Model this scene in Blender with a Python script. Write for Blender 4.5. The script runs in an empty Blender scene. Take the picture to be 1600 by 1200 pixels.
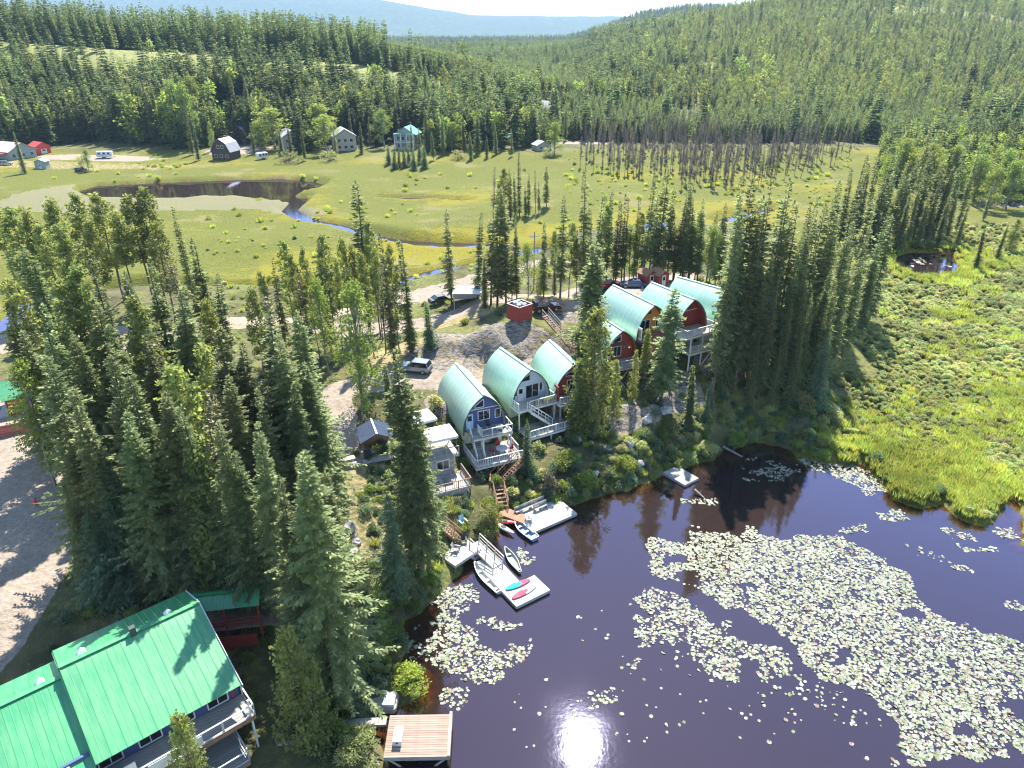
import bpy, math, random
import numpy as np
from mathutils import Vector, Matrix

# ------------------------------------------------------------------ camera, sky, sun, exposure
SC = bpy.context.scene
COL = SC.collection
CAM_H, PITCH, FPX = 50.0, 26.0, 1110.0          # metres above the lake, degrees down, focal length in 1600-px units
cam_d = bpy.data.cameras.new('camera')
cam = bpy.data.objects.new('camera', cam_d); COL.objects.link(cam)
cam.location = (0, 0, CAM_H)
cam.rotation_euler = (math.radians(90 - PITCH), 0, 0)
cam_d.sensor_width = 36; cam_d.lens = 36 * FPX / 1600
cam_d.clip_start = 1; cam_d.clip_end = 40000
SC.camera = cam

SUN_EL, SUN_AZ = math.radians(53.0), math.radians(8.5)   # ahead of the camera, a little to the right of +Y
world = bpy.data.worlds.new('World'); SC.world = world; world.use_nodes = True
wn = world.node_tree.nodes; wl = world.node_tree.links
bgn = wn['Background']
sky = wn.new('ShaderNodeTexSky'); sky.sky_type = 'NISHITA'; sky.sun_disc = False
sky.sun_elevation = SUN_EL; sky.sun_rotation = SUN_AZ
sky.altitude = 1200; sky.air_density = 1.0; sky.dust_density = 0.35; sky.ozone_density = 1.2
wl.new(sky.outputs[0], bgn.inputs[0]); bgn.inputs[1].default_value = 0.15
sd = bpy.data.lights.new('sun', 'SUN'); sd.energy = 5.0; sd.angle = math.radians(0.53); sd.color = (1.0, 0.95, 0.86)
sun = bpy.data.objects.new('sun', sd); COL.objects.link(sun)
SUNV = Vector((math.sin(SUN_AZ) * math.cos(SUN_EL), math.cos(SUN_AZ) * math.cos(SUN_EL), math.sin(SUN_EL)))
sun.rotation_euler = (-SUNV).to_track_quat('-Z', 'Y').to_euler()
sun.location = (0, 0, 200)
SC.view_settings.view_transform = 'Standard'; SC.view_settings.look = 'None'
SC.view_settings.exposure = 1.6; SC.view_settings.gamma = 1.0; SC.view_settings.use_curve_mapping = False
SC.render.engine = 'CYCLES'
cy = SC.cycles
cy.max_bounces = 7; cy.diffuse_bounces = 3; cy.glossy_bounces = 3; cy.transmission_bounces = 6; cy.transparent_max_bounces = 8
cy.volume_bounces = 0; cy.sample_clamp_indirect = 4; cy.caustics_reflective = False; cy.caustics_refractive = False
cy.use_denoising = True; cy.filter_width = 1.15
try: cy.denoiser = 'OPENIMAGEDENOISE'
except Exception: pass

R = math.radians
_c, _s = math.cos(R(PITCH)), math.sin(R(PITCH))
def ray(px, py):
    u = 600 - py
    return ((px - 800), FPX * _c + u * _s, -FPX * _s + u * _c)
def gp(px, py, z=0.0):
    """where the line of sight of a photo point meets height z"""
    d = ray(px, py); t = (z - CAM_H) / d[2]
    return Vector((d[0] * t, d[1] * t, z))
def at_y(px, py, Y):
    d = ray(px, py); t = Y / d[1]
    return Vector((d[0] * t, Y, CAM_H + d[2] * t))

# ------------------------------------------------------------------ object helpers
def tag(o, label=None, cat=None, group=None, kind=None):
    if label: o['label'] = label
    if cat: o['category'] = cat
    if group: o['group'] = group
    if kind: o['kind'] = kind
    return o
def empty(name, loc=(0, 0, 0), rz=0.0, label=None, cat=None, group=None):
    o = bpy.data.objects.new(name, None); COL.objects.link(o)
    o.location = loc; o.rotation_euler = (0, 0, rz); o.empty_display_size = 0.3
    return tag(o, label, cat, group)
def link(name, me, parent=None, loc=None, rz=None):
    o = bpy.data.objects.new(name, me); COL.objects.link(o)
    if parent is not None: o.parent = parent
    if loc is not None: o.location = loc
    if rz is not None: o.rotation_euler = (0, 0, rz)
    return o
def copy_tree(o, parent=None):
    c = o.copy(); COL.objects.link(c); c.parent = parent
    for ch in o.children: copy_tree(ch, c)
    return c
def np_mesh(name, verts, faces, mat=None, smooth=False):
    """faces: int array (n,3) or (n,4)"""
    me = bpy.data.meshes.new(name)
    v = np.asarray(verts, dtype=np.float32); f = np.asarray(faces, dtype=np.int32)
    n, k = f.shape
    me.vertices.add(len(v)); me.vertices.foreach_set('co', v.ravel())
    me.loops.add(n * k); me.loops.foreach_set('vertex_index', f.ravel())
    me.polygons.add(n); me.polygons.foreach_set('loop_start', np.arange(0, n * k, k, dtype=np.int32))
    try: me.polygons.foreach_set('loop_total', np.full(n, k, dtype=np.int32))
    except Exception: pass
    me.polygons.foreach_set('use_smooth', np.full(n, bool(smooth)))
    if mat: me.materials.append(mat)
    me.update(calc_edges=True)
    return me

class MB:
    """collects boxes, bars, tubes and sheets; build() links them as one mesh"""
    def __init__(s): s.v = []; s.f = []
    def add(s, vs, fs):
        b = len(s.v); s.v += [tuple(p) for p in vs]; s.f += [tuple(b + i for i in f) for f in fs]; return s
    def box(s, c, d, rz=0.0, m=None):
        x, y, z = d[0] / 2, d[1] / 2, d[2] / 2
        P = [(-x, -y, -z), (x, -y, -z), (x, y, -z), (-x, y, -z), (-x, -y, z), (x, -y, z), (x, y, z), (-x, y, z)]
        ca, sa = math.cos(rz), math.sin(rz)
        P = [Vector((p[0] * ca - p[1] * sa, p[0] * sa + p[1] * ca, p[2])) for p in P]
        if m: P = [m @ p for p in P]
        P = [p + Vector(c) for p in P]
        return s.add(P, [(0, 3, 2, 1), (4, 5, 6, 7), (0, 1, 5, 4), (1, 2, 6, 5), (2, 3, 7, 6), (3, 0, 4, 7)])
    def bar(s, a, b, w, h=None, up=(0, 0, 1)):
        """square bar between two points"""
        a, b = Vector(a), Vector(b); h = h or w
        d = (b - a).normalized(); upv = Vector(up)
        if abs(d.dot(upv)) > .98: upv = Vector((0, 1, 0))
        r = d.cross(upv).normalized() * (w / 2); u = r.cross(d).normalized() * (h / 2)
        P = [a - r - u, a + r - u, a + r + u, a - r + u, b - r - u, b + r - u, b + r + u, b - r + u]
        return s.add(P, [(0, 1, 2, 3), (4, 7, 6, 5), (0, 4, 5, 1), (1, 5, 6, 2), (2, 6, 7, 3), (3, 7, 4, 0)])
    def tube(s, a, b, r0, r1=None, n=8, cap=True):
        a, b = Vector(a), Vector(b); r1 = r0 if r1 is None else r1
        d = (b - a).normalized(); upv = Vector((0, 0, 1)) if abs(d.z) < .95 else Vector((1, 0, 0))
        r = d.cross(upv).normalized(); u = r.cross(d)
        P = []
        for k in range(n):
            t = 2 * math.pi * k / n; P.append(a + (r * math.cos(t) + u * math.sin(t)) * r0)
        for k in range(n):
            t = 2 * math.pi * k / n; P.append(b + (r * math.cos(t) + u * math.sin(t)) * r1)
        F = [(k, (k + 1) % n, n + (k + 1) % n, n + k) for k in range(n)]
        if cap: F += [tuple(range(n - 1, -1, -1)), tuple(range(n, 2 * n))]
        return s.add(P, F)
    def slab(s, pts, th):
        """polygon (list of 3-D points, counter-clockwise from above) with thickness th downwards"""
        n = len(pts); top = [Vector(p) for p in pts]; bot = [p - Vector((0, 0, th)) for p in top]
        F = [tuple(range(n)), tuple(range(2 * n - 1, n - 1, -1))] + [(k, n + k, n + (k + 1) % n, (k + 1) % n) for k in range(n)]
        return s.add(top + bot, F)
    def extrude(s, pts, vec):
        """planar polygon swept along vec"""
        n = len(pts); a = [Vector(p) for p in pts]; b = [p + Vector(vec) for p in a]
        F = [tuple(range(n)), tuple(range(2 * n - 1, n - 1, -1))] + [(k, n + k, n + (k + 1) % n, (k + 1) % n) for k in range(n)]
        return s.add(a + b, F)
    def mesh(s, name, mat, smooth=False):
        me = bpy.data.meshes.new(name); me.from_pydata([tuple(p) for p in s.v], [], s.f)
        me.materials.append(mat)
        if smooth:
            for p in me.polygons: p.use_smooth = True
        me.update()
        import bmesh
        bm = bmesh.new(); bm.from_mesh(me); bmesh.ops.recalc_face_normals(bm, faces=bm.faces); bm.to_mesh(me); bm.free()
        return me
    def build(s, name, mat, parent=None, loc=None, rz=None, smooth=False):
        return link(name, s.mesh(name, mat, smooth), parent, loc, rz)

# ------------------------------------------------------------------ materials
MATS = {}
def new_mat(name):
    m = bpy.data.materials.new(name); m.use_nodes = True; MATS[name] = m
    nt = m.node_tree; b = nt.nodes['Principled BSDF']
    return m, nt, b
def rgba(c): return (c[0], c[1], c[2], 1.0)
def pm(name, col, col2=None, scale=3.0, rough=0.7, metal=0.0, bump=0.0, bscale=None, spec=0.5, stretch=None, per_obj=0.0, detail=4):
    """painted / wooden / stone surface: two tones by noise, optional relief and a small shift per object"""
    m, nt, b = new_mat(name); N, L = nt.nodes, nt.links
    b.inputs['Roughness'].default_value = rough; b.inputs['Metallic'].default_value = metal
    b.inputs['Specular IOR Level'].default_value = spec
    col2 = col2 or tuple(min(1, c * 0.72) for c in col)
    tc = N.new('ShaderNodeTexCoord'); mp = N.new('ShaderNodeMapping')
    L.new(tc.outputs['Object'], mp.inputs[0])
    if stretch: mp.inputs['Scale'].default_value = stretch
    nz = N.new('ShaderNodeTexNoise'); nz.inputs['Scale'].default_value = scale; nz.inputs['Detail'].default_value = detail
    L.new(mp.outputs[0], nz.inputs['Vector'])
    rp = N.new('ShaderNodeValToRGB'); rp.color_ramp.elements[0].position = .33; rp.color_ramp.elements[1].position = .67
    rp.color_ramp.elements[0].color = rgba(col2); rp.color_ramp.elements[1].color = rgba(col)
    L.new(nz.outputs[0], rp.inputs[0])
    out = rp.outputs[0]
    if per_obj:
        oi = N.new('ShaderNodeObjectInfo'); hs = N.new('ShaderNodeHueSaturation')
        mr = N.new('ShaderNodeMapRange'); mr.inputs[3].default_value = 1 - per_obj; mr.inputs[4].default_value = 1 + per_obj
        L.new(oi.outputs['Random'], mr.inputs[0]); L.new(mr.outputs[0], hs.inputs['Value']); L.new(out, hs.inputs['Color']); out = hs.outputs[0]
    L.new(out, b.inputs['Base Color'])
    if bump:
        bp = N.new('ShaderNodeBump'); bp.inputs['Strength'].default_value = bump; bp.inputs['Distance'].default_value = .05
        n2 = N.new('ShaderNodeTexNoise'); n2.inputs['Scale'].default_value = bscale or scale * 4; n2.inputs['Detail'].default_value = 6
        L.new(mp.outputs[0], n2.inputs['Vector']); L.new(n2.outputs[0], bp.inputs['Height']); L.new(bp.outputs[0], b.inputs['Normal'])
    return m
def foliage(name, col, col2, trans, tmix=0.42, hue=0.025, val=0.3, nscale=1.3, patch=0.0, sheen=.06):
    """thin leaves or needle sprays: diffuse + light coming through, varied inside the crown and from plant to plant"""
    m = bpy.data.materials.new(name); m.use_nodes = True; MATS[name] = m
    nt = m.node_tree; N, L = nt.nodes, nt.links; N.remove(N['Principled BSDF']); out = N['Material Output']
    tc = N.new('ShaderNodeTexCoord'); nz = N.new('ShaderNodeTexNoise'); nz.inputs['Scale'].default_value = nscale; nz.inputs['Detail'].default_value = 3
    L.new(tc.outputs['Object'], nz.inputs['Vector'])
    rp = N.new('ShaderNodeValToRGB'); rp.color_ramp.elements[0].position = .35; rp.color_ramp.elements[1].position = .68
    rp.color_ramp.elements[0].color = rgba(col2); rp.color_ramp.elements[1].color = rgba(col); L.new(nz.outputs[0], rp.inputs[0])
    oi = N.new('ShaderNodeObjectInfo')
    pn = N.new('ShaderNodeTexNoise'); pn.inputs['Scale'].default_value = patch or .1; pn.inputs['Detail'].default_value = 3; L.new(oi.outputs['Location'], pn.inputs['Vector'])
    def vary(src):
        hs = N.new('ShaderNodeHueSaturation')
        a = N.new('ShaderNodeMapRange'); a.inputs[3].default_value = .5 - hue; a.inputs[4].default_value = .5 + hue
        mu = N.new('ShaderNodeMath'); mu.operation = 'MULTIPLY'; mu.inputs[1].default_value = 7.31
        fr = N.new('ShaderNodeMath'); fr.operation = 'FRACT'
        v = N.new('ShaderNodeMapRange'); v.inputs[3].default_value = 1 - val; v.inputs[4].default_value = 1 + val
        L.new(oi.outputs['Random'], a.inputs[0]); L.new(oi.outputs['Random'], mu.inputs[0]); L.new(mu.outputs[0], fr.inputs[0]); L.new(fr.outputs[0], v.inputs[0])
        L.new(a.outputs[0], hs.inputs['Hue'])
        if patch:
            pr = N.new('ShaderNodeMapRange'); pr.inputs[1].default_value = .3; pr.inputs[2].default_value = .7; pr.inputs[3].default_value = .62; pr.inputs[4].default_value = 1.38; L.new(pn.outputs[0], pr.inputs[0])
            mm = N.new('ShaderNodeMath'); mm.operation = 'MULTIPLY'; L.new(v.outputs[0], mm.inputs[0]); L.new(pr.outputs[0], mm.inputs[1]); L.new(mm.outputs[0], hs.inputs['Value'])
        else: L.new(v.outputs[0], hs.inputs['Value'])
        if isinstance(src, tuple): hs.inputs['Color'].default_value = rgba(src)
        else: L.new(src, hs.inputs['Color'])
        return hs.outputs[0]
    df = N.new('ShaderNodeBsdfDiffuse'); L.new(vary(rp.outputs[0]), df.inputs[0])
    tr = N.new('ShaderNodeBsdfTranslucent'); L.new(vary(trans), tr.inputs[0])
    mx = N.new('ShaderNodeMixShader'); mx.inputs[0].default_value = tmix; L.new(df.outputs[0], mx.inputs[1]); L.new(tr.outputs[0], mx.inputs[2])
    gl = N.new('ShaderNodeBsdfGlossy'); gl.inputs['Roughness'].default_value = .58; gl.inputs[0].default_value = (.72, .80, .42, 1)
    m2 = N.new('ShaderNodeMixShader'); m2.inputs[0].default_value = sheen; L.new(mx.outputs[0], m2.inputs[1]); L.new(gl.outputs[0], m2.inputs[2])
    L.new(m2.outputs[0], out.inputs[0])
    return m

# ------------------------------------------------------------------ terrain
def W(pts, z=0.0): return np.array([gp(x, y, z)[:2] for x, y in pts])
LAKE = W([(590, 1330), (592, 1190), (596, 1112), (640, 1092), (652, 1060), (622, 1015), (636, 968), (690, 934), (712, 893), (742, 862), (770, 838), (786, 812), (806, 797), (850, 788), (905, 786),
          (960, 772), (1040, 742), (1095, 722), (1140, 702), (1190, 692), (1236, 700), (1245, 716), (1300, 722), (1345, 728), (1372, 750), (1392, 782), (1440, 797), (1470, 786),
          (1492, 806), (1530, 822), (1565, 800), (1580, 770), (1600, 800), (1600, 850), (1640, 820), (1760, 900), (1900, 1330)])
POND = W([(118, 300), (150, 291), (230, 287), (300, 284), (380, 281), (440, 280), (490, 284), (512, 290), (490, 300), (462, 306), (470, 314), (440, 318), (400, 314), (350, 312), (290, 314), (200, 314), (150, 312)])
MAT = W([(-40, 336), (0, 318), (60, 306), (118, 296), (140, 314), (290, 316), (400, 316), (470, 318), (500, 342), (430, 337), (350, 334), (200, 336), (90, 338)])
CREEKS = [(W([(470, 312), (452, 330), (480, 345), (520, 352), (570, 365), (620, 378), (680, 384), (740, 384), (800, 388)]), 2.6),
          (W([(640, 440), (700, 428), (760, 418), (800, 405), (850, 392)]), 4.0),
          (W([(0, 530), (40, 470), (110, 462), (300, 452), (430, 455), (520, 462), (600, 455), (640, 440)]), 2.2),
          (W([(600, 310), (680, 312), (730, 318)]), 1.6),
          (W([(1200, 330), (1160, 338), (1130, 350)]), 3.0)]
PONDS2 = [W([(1000, 352), (1012, 346), (1045, 345), (1060, 360), (1040, 372), (1010, 372)]),
          W([(1398, 402), (1420, 394), (1490, 396), (1500, 420), (1490, 432), (1445, 438), (1400, 424)])]
# control heights: photo x, photo y, ground height there
CTRL = [(30, 640, 4.6), (30, 730, 4.2), (40, 820, 4.0), (20, 930, 3.4), (120, 900, 3.6), (230, 900, 3.6), (330, 930, 3.2), (100, 1050, 2.2), (20, 1180, 1.6), (250, 1100, 1.6), (400, 1040, 2.2), (430, 1160, 1.1), (330, 1195, 1.0), (520, 1080, 1.0), (500, 1190, .8), (500, 960, 2.6), (560, 930, 2.2),
        (250, 780, 4.4), (380, 780, 4.6), (470, 800, 4.4), (540, 800, 4.2), (600, 830, 2.6), (545, 725, 5.6), (590, 700, 5.8), (640, 800, 2.4), (520, 660, 6.6), (480, 620, 6.6), (560, 620, 7.2), (620, 590, 7.6), (670, 585, 8.0), (400, 640, 5.8), (300, 600, 5.4), (180, 640, 5.0), (150, 540, 4.0), (300, 520, 3.8), (60, 540, 3.6),
        (700, 640, 7.0), (690, 700, 5.0), (690, 750, 3.2), (740, 740, 3.4), (760, 760, 2.4), (735, 660, 6.2), (780, 700, 4.4), (760, 590, 8.4), (720, 572, 8.2), (650, 560, 8.4), (700, 535, 9.6), (760, 510, 11.0), (820, 492, 11.8), (880, 500, 11.6), (830, 560, 9.6), (790, 600, 7.8), (820, 640, 5.4), (850, 680, 3.8), (890, 640, 5.2), (870, 590, 7.4),
        (900, 700, 2.8), (940, 720, 2.0), (860, 740, 1.8), (820, 760, 1.2), (980, 690, 2.6), (1000, 640, 4.6), (970, 600, 6.4), (1010, 560, 8.2), (1060, 600, 5.6), (1100, 560, 6.8), (1060, 660, 3.2), (1120, 640, 3.4), (1050, 700, 1.6), (1110, 690, 1.5),
        (930, 480, 12.0), (990, 455, 12.2), (1050, 440, 12.2), (1120, 450, 11.8), (1040, 500, 11.4), (960, 540, 9.8), (1130, 510, 9.6), (1170, 560, 6.4), (1200, 480, 9.0), (1180, 620, 3.4), (1220, 650, 1.9), (1260, 600, 2.4), (1290, 540, 2.8), (1320, 600, 1.0), (1330, 470, 2.4), (1280, 440, 5.0), (1200, 420, 6.5), (1360, 400, 1.2), (1370, 540, .7),
        (860, 468, 11.4), (820, 470, 10.4), (760, 480, 8.2), (700, 490, 6.8), (640, 510, 6.0), (600, 530, 5.4), (540, 530, 4.6), (460, 540, 4.4), (400, 530, 3.8), (700, 455, 3.4), (760, 445, 4.2), (640, 470, 3.0), (560, 480, 2.2), (480, 490, 2.0), (800, 440, 6.4), (880, 430, 9.0), (960, 415, 10.0), (1060, 405, 9.2), (1150, 390, 7.0), (880, 400, 4.0), (960, 385, 4.0), (1060, 375, 3.6), (1160, 350, 2.2), (1240, 330, 1.6),
        (680, 405, .5), (560, 400, .5), (400, 420, .5), (200, 400, .5), (50, 420, .8), (800, 380, .8), (900, 350, .6), (1000, 330, .5), (1100, 300, .6), (1300, 330, .7), (50, 350, .5), (600, 330, .5), (400, 350, .5), (1450, 480, .4), (1550, 450, .4), (1450, 600, .4), (1580, 600, .4), (1400, 680, .4), (1550, 720, .4), (1500, 380, .8), (1600, 330, 1.2),
        (-300, 700, 4.5), (-300, 1000, 3.0), (-200, 500, 3.0), (-200, 400, .6), (1800, 500, .4), (1800, 700, .4), (1310, 690, .4), (1360, 650, .4), (1400, 570, .4), (1420, 500, .4), (1500, 500, .4), (1500, 640, .4), (1580, 680, .4), (1500, 560, .4), (1590, 520, .4), (1420, 740, .4), (1500, 760, .4), (1590, 760, .4), (1660, 620, .4), (1660, 740, .4), (1550, 400, .4), (1450, 450, .4), (1650, 450, .4), (1700, 550, .4), (1700, 850, .3), (1420, 640, .4), (700, 290, .5), (200, 270, .8), (400, 265, 1.2), (900, 280, .6), (1200, 270, .8)]
# benches cut for the cabins: ridge ends in the photo, ridge height, drop of the land before the front
CABINS = dict(A=((757, 619), (713, 569), 11.2, 4.6), B=((831, 579), (781, 544), 11.3, 4.2), C=((899, 571), (858, 532), 11.4, 3.6), D=((974, 518), (934, 492), 13.2, 4.8), E=((1024, 478), (958, 446), 16.0, 4.4), F=((1086, 469), (1018, 442), 16.9, 5.6), G=((1138, 455), (1058, 433), 17.0, 4.2))
_cw = [tuple(gp(x, y, z)) for x, y, z in CTRL]
for fp, bp, zr, dr in CABINS.values():
    A_, B_2 = gp(*fp, zr), gp(*bp, zr); d_ = (B_2 - A_).normalized(); s_ = Vector((d_.y, -d_.x, 0))
    for q, dz in ((-3.6, dr + .5), (-1.4, dr), (3.5, 2.2), (7.0, .9), (10.5, .1)):
        for w_ in (-2, 2): v_ = A_ + d_ * q + s_ * w_; _cw.append((v_.x, v_.y, zr - 4.5 - dz))
_cw = np.array(_cw)
def seg_dist(P, poly, closed=True):
    A = poly; B = np.roll(poly, -1, 0) if closed else poly[1:]
    if not closed: A = poly[:-1]
    best = np.full(len(P), 1e9)
    for a, b in zip(A, B):
        ab = b - a; t = np.clip(((P - a) @ ab) / max(ab @ ab, 1e-9), 0, 1)
        q = P - (a + t[:, None] * ab); best = np.minimum(best, q[:, 0] ** 2 + q[:, 1] ** 2)
    return np.sqrt(best)
def inside(P, poly):
    x, y = P[:, 0], P[:, 1]; c = np.zeros(len(P), bool); n = len(poly)
    for i in range(n):
        x0, y0 = poly[i]; x1, y1 = poly[(i + 1) % n]
        if y0 == y1: continue
        c ^= ((y0 > y) != (y1 > y)) & (x < (x1 - x0) * (y - y0) / (y1 - y0) + x0)
    return c
def vnoise(x, y, sc, seed=0):
    """smooth value noise, 0..1"""
    xs, ys = x / sc, y / sc; xi, yi = np.floor(xs), np.floor(ys); fx, fy = xs - xi, ys - yi
    fx = fx * fx * (3 - 2 * fx); fy = fy * fy * (3 - 2 * fy)
    def h(a, b):
        v = np.sin(a * 127.1 + b * 311.7 + seed * 74.7) * 43758.5453; return v - np.floor(v)
    return (h(xi, yi) * (1 - fx) + h(xi + 1, yi) * fx) * (1 - fy) + (h(xi, yi + 1) * (1 - fx) + h(xi + 1, yi + 1) * fx) * fy
def fbm(x, y, sc, seed=0, o=4):
    t = 0; a = .5; n = 0
    for k in range(o): t = t + a * vnoise(x, y, sc / 2 ** k, seed + k); n += a; a *= .5
    return t / n
def sstep(a, b, x): t = np.clip((x - a) / (b - a), 0, 1); return t * t * (3 - 2 * t)
# rolling bedrock outcrops: photo centre, height, half sizes (m), lift
def water_dist(P):
    """distance to the nearest water edge, positive on land"""
    near = P[:, 1] < 175
    d = np.full(len(P), 60.0)
    for poly, lo, hi in ((LAKE, 0, 175), (POND, 190, 420), (PONDS2[0], 180, 300), (PONDS2[1], 120, 230)):
        k = (P[:, 1] > lo) & (P[:, 1] < hi)
        if not k.any(): continue
        dd = seg_dist(P[k], poly); dd[inside(P[k], poly)] *= -1
        if poly is LAKE: dd = dd + (fbm(P[k, 0], P[k, 1], 2.4, 33) - .5) * 2.2
        d[k] = np.minimum(d[k], dd)
    for line, w in CREEKS:
        lo, hi = line[:, 1].min() - 30, line[:, 1].max() + 30
        k = (P[:, 1] > lo) & (P[:, 1] < hi)
        if not k.any(): continue
        dd = seg_dist(P[k], line, False) - w * (.6 + .8 * vnoise(P[k, 0], P[k, 1], 9, 3))
        d[k] = np.minimum(d[k], dd)
    return d
HA = [-.8, -.65, -.49, -.3, -.19, -.1, 0, .08, .16, .24, .32, .40, .486, .57, .65, .8]
def hills(x, y):
    """the forested hills behind the wetland: heights by bearing"""
    an = x / np.maximum(y, 1)
    left = np.interp(an, HA, [48, 46, 40, 35, 31, 25, 15, 7, 2, 0, 0, 0, 0, 0, 0, 0])
    right = np.interp(an, HA, [20, 20, 20, 20, 20, 20, 22, 27, 47, 72, 94, 108, 115, 110, 90, 70])
    h = np.maximum(left * sstep(365, 500, y) * (1 - .3 * sstep(560, 800, y)), right * sstep(400, 1350, y) ** .9)
    h = h + (fbm(x, y, 170, 5) - .5) * 15 * sstep(400, 620, y)
    h = h * (1 - .9 * sstep(1650, 2200, y)) + 2 * sstep(330, 380, y)
    two = np.interp(an, [-.8, .02, .07, .11, .16, .22, .3, .8], [30, 30, 34, 62, 112, 132, 132, 100])
    h = h + two * np.exp(-(((y - 2900) / 480) ** 2))
    prof = np.interp(an, [-.8, -.4, -.25, -.16, -.10, -.05, .02, .08, .2, .5, .8], [560, 540, 470, 400, 315, 262, 262, 246, 250, 300, 330])
    far = np.exp(-(((y - 8600) / 1500) ** 2))
    return h + far * (prof + (fbm(x, y, 900, 9) - .5) * 46)
def ground(x, y, detail=True):
    x = np.atleast_1d(np.asarray(x, float)); y = np.atleast_1d(np.asarray(y, float))
    P = np.stack([x, y], 1)
    near = y < 420
    h = np.full(len(x), .6)
    if near.any():
        Q = P[near]; num = np.zeros(len(Q)); den = np.zeros(len(Q))
        for cx, cy_, cz in _cw:
            r2 = (Q[:, 0] - cx) ** 2 + (Q[:, 1] - cy_) ** 2
            w = 1 / (r2 + 4 + (cy_ / 60) ** 2) ** 1.7; num += w * cz; den += w
        h[near] = num / den
    k = sstep(330, 380, y)
    h = h * (1 - k) + .8 * k + hills(x, y)
    rough = (fbm(x, y, 7, 1) - .5)
    hi = sstep(1.2, 3, h) * (1 - sstep(330, 360, y))
    if detail: h = h + rough * (.25 + 1.1 * hi) * (1 - sstep(500, 800, y)) * sstep(.3, 1.0, h)
    # ledges of bedrock beside the cabins
    rk = rockmask(x, y)
    if detail: h = h + rk * ((fbm(x + y * .6, (y - x * .35) * 3.2, 5.0, 21, 5) - .45) * 3.6)
    d = water_dist(P)
    bank = np.where(d > 0, np.minimum(.10 + .75 * d, 60), np.maximum(.10 + .42 * d, -2.2))
    return np.where(y < 430, np.minimum(h, bank), h)
ROCKS = [((750, 528), 9.8, 10.5, 5.2), ((705, 552), 8.8, 7, 3.5), ((690, 542), 9.0, 5, 3), ((800, 515), 10.8, 6, 4), ((880, 530), 10.5, 4, 4), ((890, 480), 11.6, 5, 2.5), ((1065, 620), 4.8, 4, 4), ((985, 650), 4.2, 4, 3), ((690, 625), 7.2, 2.5, 3), ((530, 860), 3.2, 2, 3.5), ((1110, 580), 6.0, 3, 3), ((1590, 318), 1.3, 16, 6)]
_rw = [(gp(p[0], p[1], z), rx, ry) for p, z, rx, ry in ROCKS]
def rockmask(x, y):
    m = np.zeros_like(x)
    for c, rx, ry in _rw:
        u = ((x - c.x) / rx) ** 2 + ((y - c.y) / ry) ** 2
        m = np.maximum(m, 1 - sstep(.45, 1.25, u + (vnoise(x, y, 3, 8) - .5) * .8))
    return m
def land_at(px, py, zg=2.0, it=40):
    """ground point under a photo point (first crossing of the line of sight with the land)"""
    d = np.array(ray(px, py)); t = np.linspace(.02, .6, 1400) if py > 200 else np.linspace(.1, 2.2, 1800)
    X, Y, Z = d[0] * t, d[1] * t, CAM_H + d[2] * t
    g = np.maximum(ground(X, Y), 0); k = np.argmax(Z < g)
    return Vector((X[k], Y[k], g[k]))
def tops_to_base(items):
    """items: (photo x, photo y of a tree's top, height) -> ground points"""
    out = []
    for px, py, H in items:
        d = np.array(ray(px, py)); t = np.linspace(.02, .55, 900)
        X, Y, Z = d[0] * t, d[1] * t, CAM_H + d[2] * t
        g = ground(X, Y, False); s = Z - np.maximum(g, 0.0) - H; k = np.argmax(s < 0)
        if s[k] >= 0: k = int(np.argmin(np.abs(s)))
        out.append(Vector((X[k], Y[k], g[k])))
    return out

# the sheet: rows spread out with distance, wide enough to step aside
NR, NC = 620, 520
ys = 16 * (11500 / 16) ** (np.linspace(0, 1, NR) ** 1.0)
us = np.linspace(-1, 1, NC); us = us * 1.05
YY = np.repeat(ys, NC); XX = np.tile(us, NR) * (YY * .98 + 26)
ZZ = ground(XX, YY)
idx = np.arange(NR * NC).reshape(NR, NC)
F = np.stack([idx[:-1, :-1].ravel(), idx[:-1, 1:].ravel(), idx[1:, 1:].ravel(), idx[1:, :-1].ravel()], 1)

# what covers the ground where (real cover, not light): weights per vertex
def path_mask(P, pts, w, soft):
    return 1 - sstep(w, w + soft, seg_dist(P, pts, False))
def blob(P, px, py, z, rx, ry):
    c = gp(px, py, z); return 1 - sstep(.6, 1.2, np.sqrt(((P[:, 0] - c.x) / rx) ** 2 + ((P[:, 1] - c.y) / ry) ** 2) + (fbm(P[:, 0], P[:, 1], 6, 2) - .5) * .9)
PP = np.stack([XX, YY], 1)
def mx(*a):
    r = a[0]
    for b in a[1:]: r = np.maximum(r, b)
    return r
gravel = mx(path_mask(PP, W([(-260, 560), (-40, 640), (20, 720), (45, 800), (20, 900), (-60, 1000), (-200, 1120)], 3.8), 4.1, 1.2),
            path_mask(PP, W([(60, 640), (150, 560), (300, 520), (430, 500), (560, 480), (700, 452), (800, 436), (900, 420), (1040, 400), (1150, 385)], 3.4), 3.0, 1.0),
            path_mask(PP, W([(-100, 545), (60, 535), (200, 530)], 3.6), 4, 1.5),
            path_mask(PP, W([(480, 490), (560, 500), (640, 500), (720, 490), (770, 475), (850, 490), (930, 472), (1000, 458), (1080, 446)], 7), 2.0, 1.2),
            blob(PP, 960, 462, 12, 9, 5), blob(PP, 1020, 452, 12, 8, 5), blob(PP, 690, 462, 3.6, 11, 7),
            path_mask(PP, W([(500, 690), (520, 650), (510, 615), (560, 600), (640, 592), (700, 588), (760, 585), (820, 560)], 7.4), 2.3, 1.2),
            blob(PP, 525, 700, 6, 4, 6), blob(PP, 520, 660, 6.5, 4, 5),
            blob(PP, 380, 236, 2, 16, 14) * .8, blob(PP, 150, 246, 2, 34, 8) * .7, blob(PP, 1075, 180, 6, 34, 14), blob(PP, 905, 226, 2, 18, 5))
rock = rockmask(XX, YY)
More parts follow.
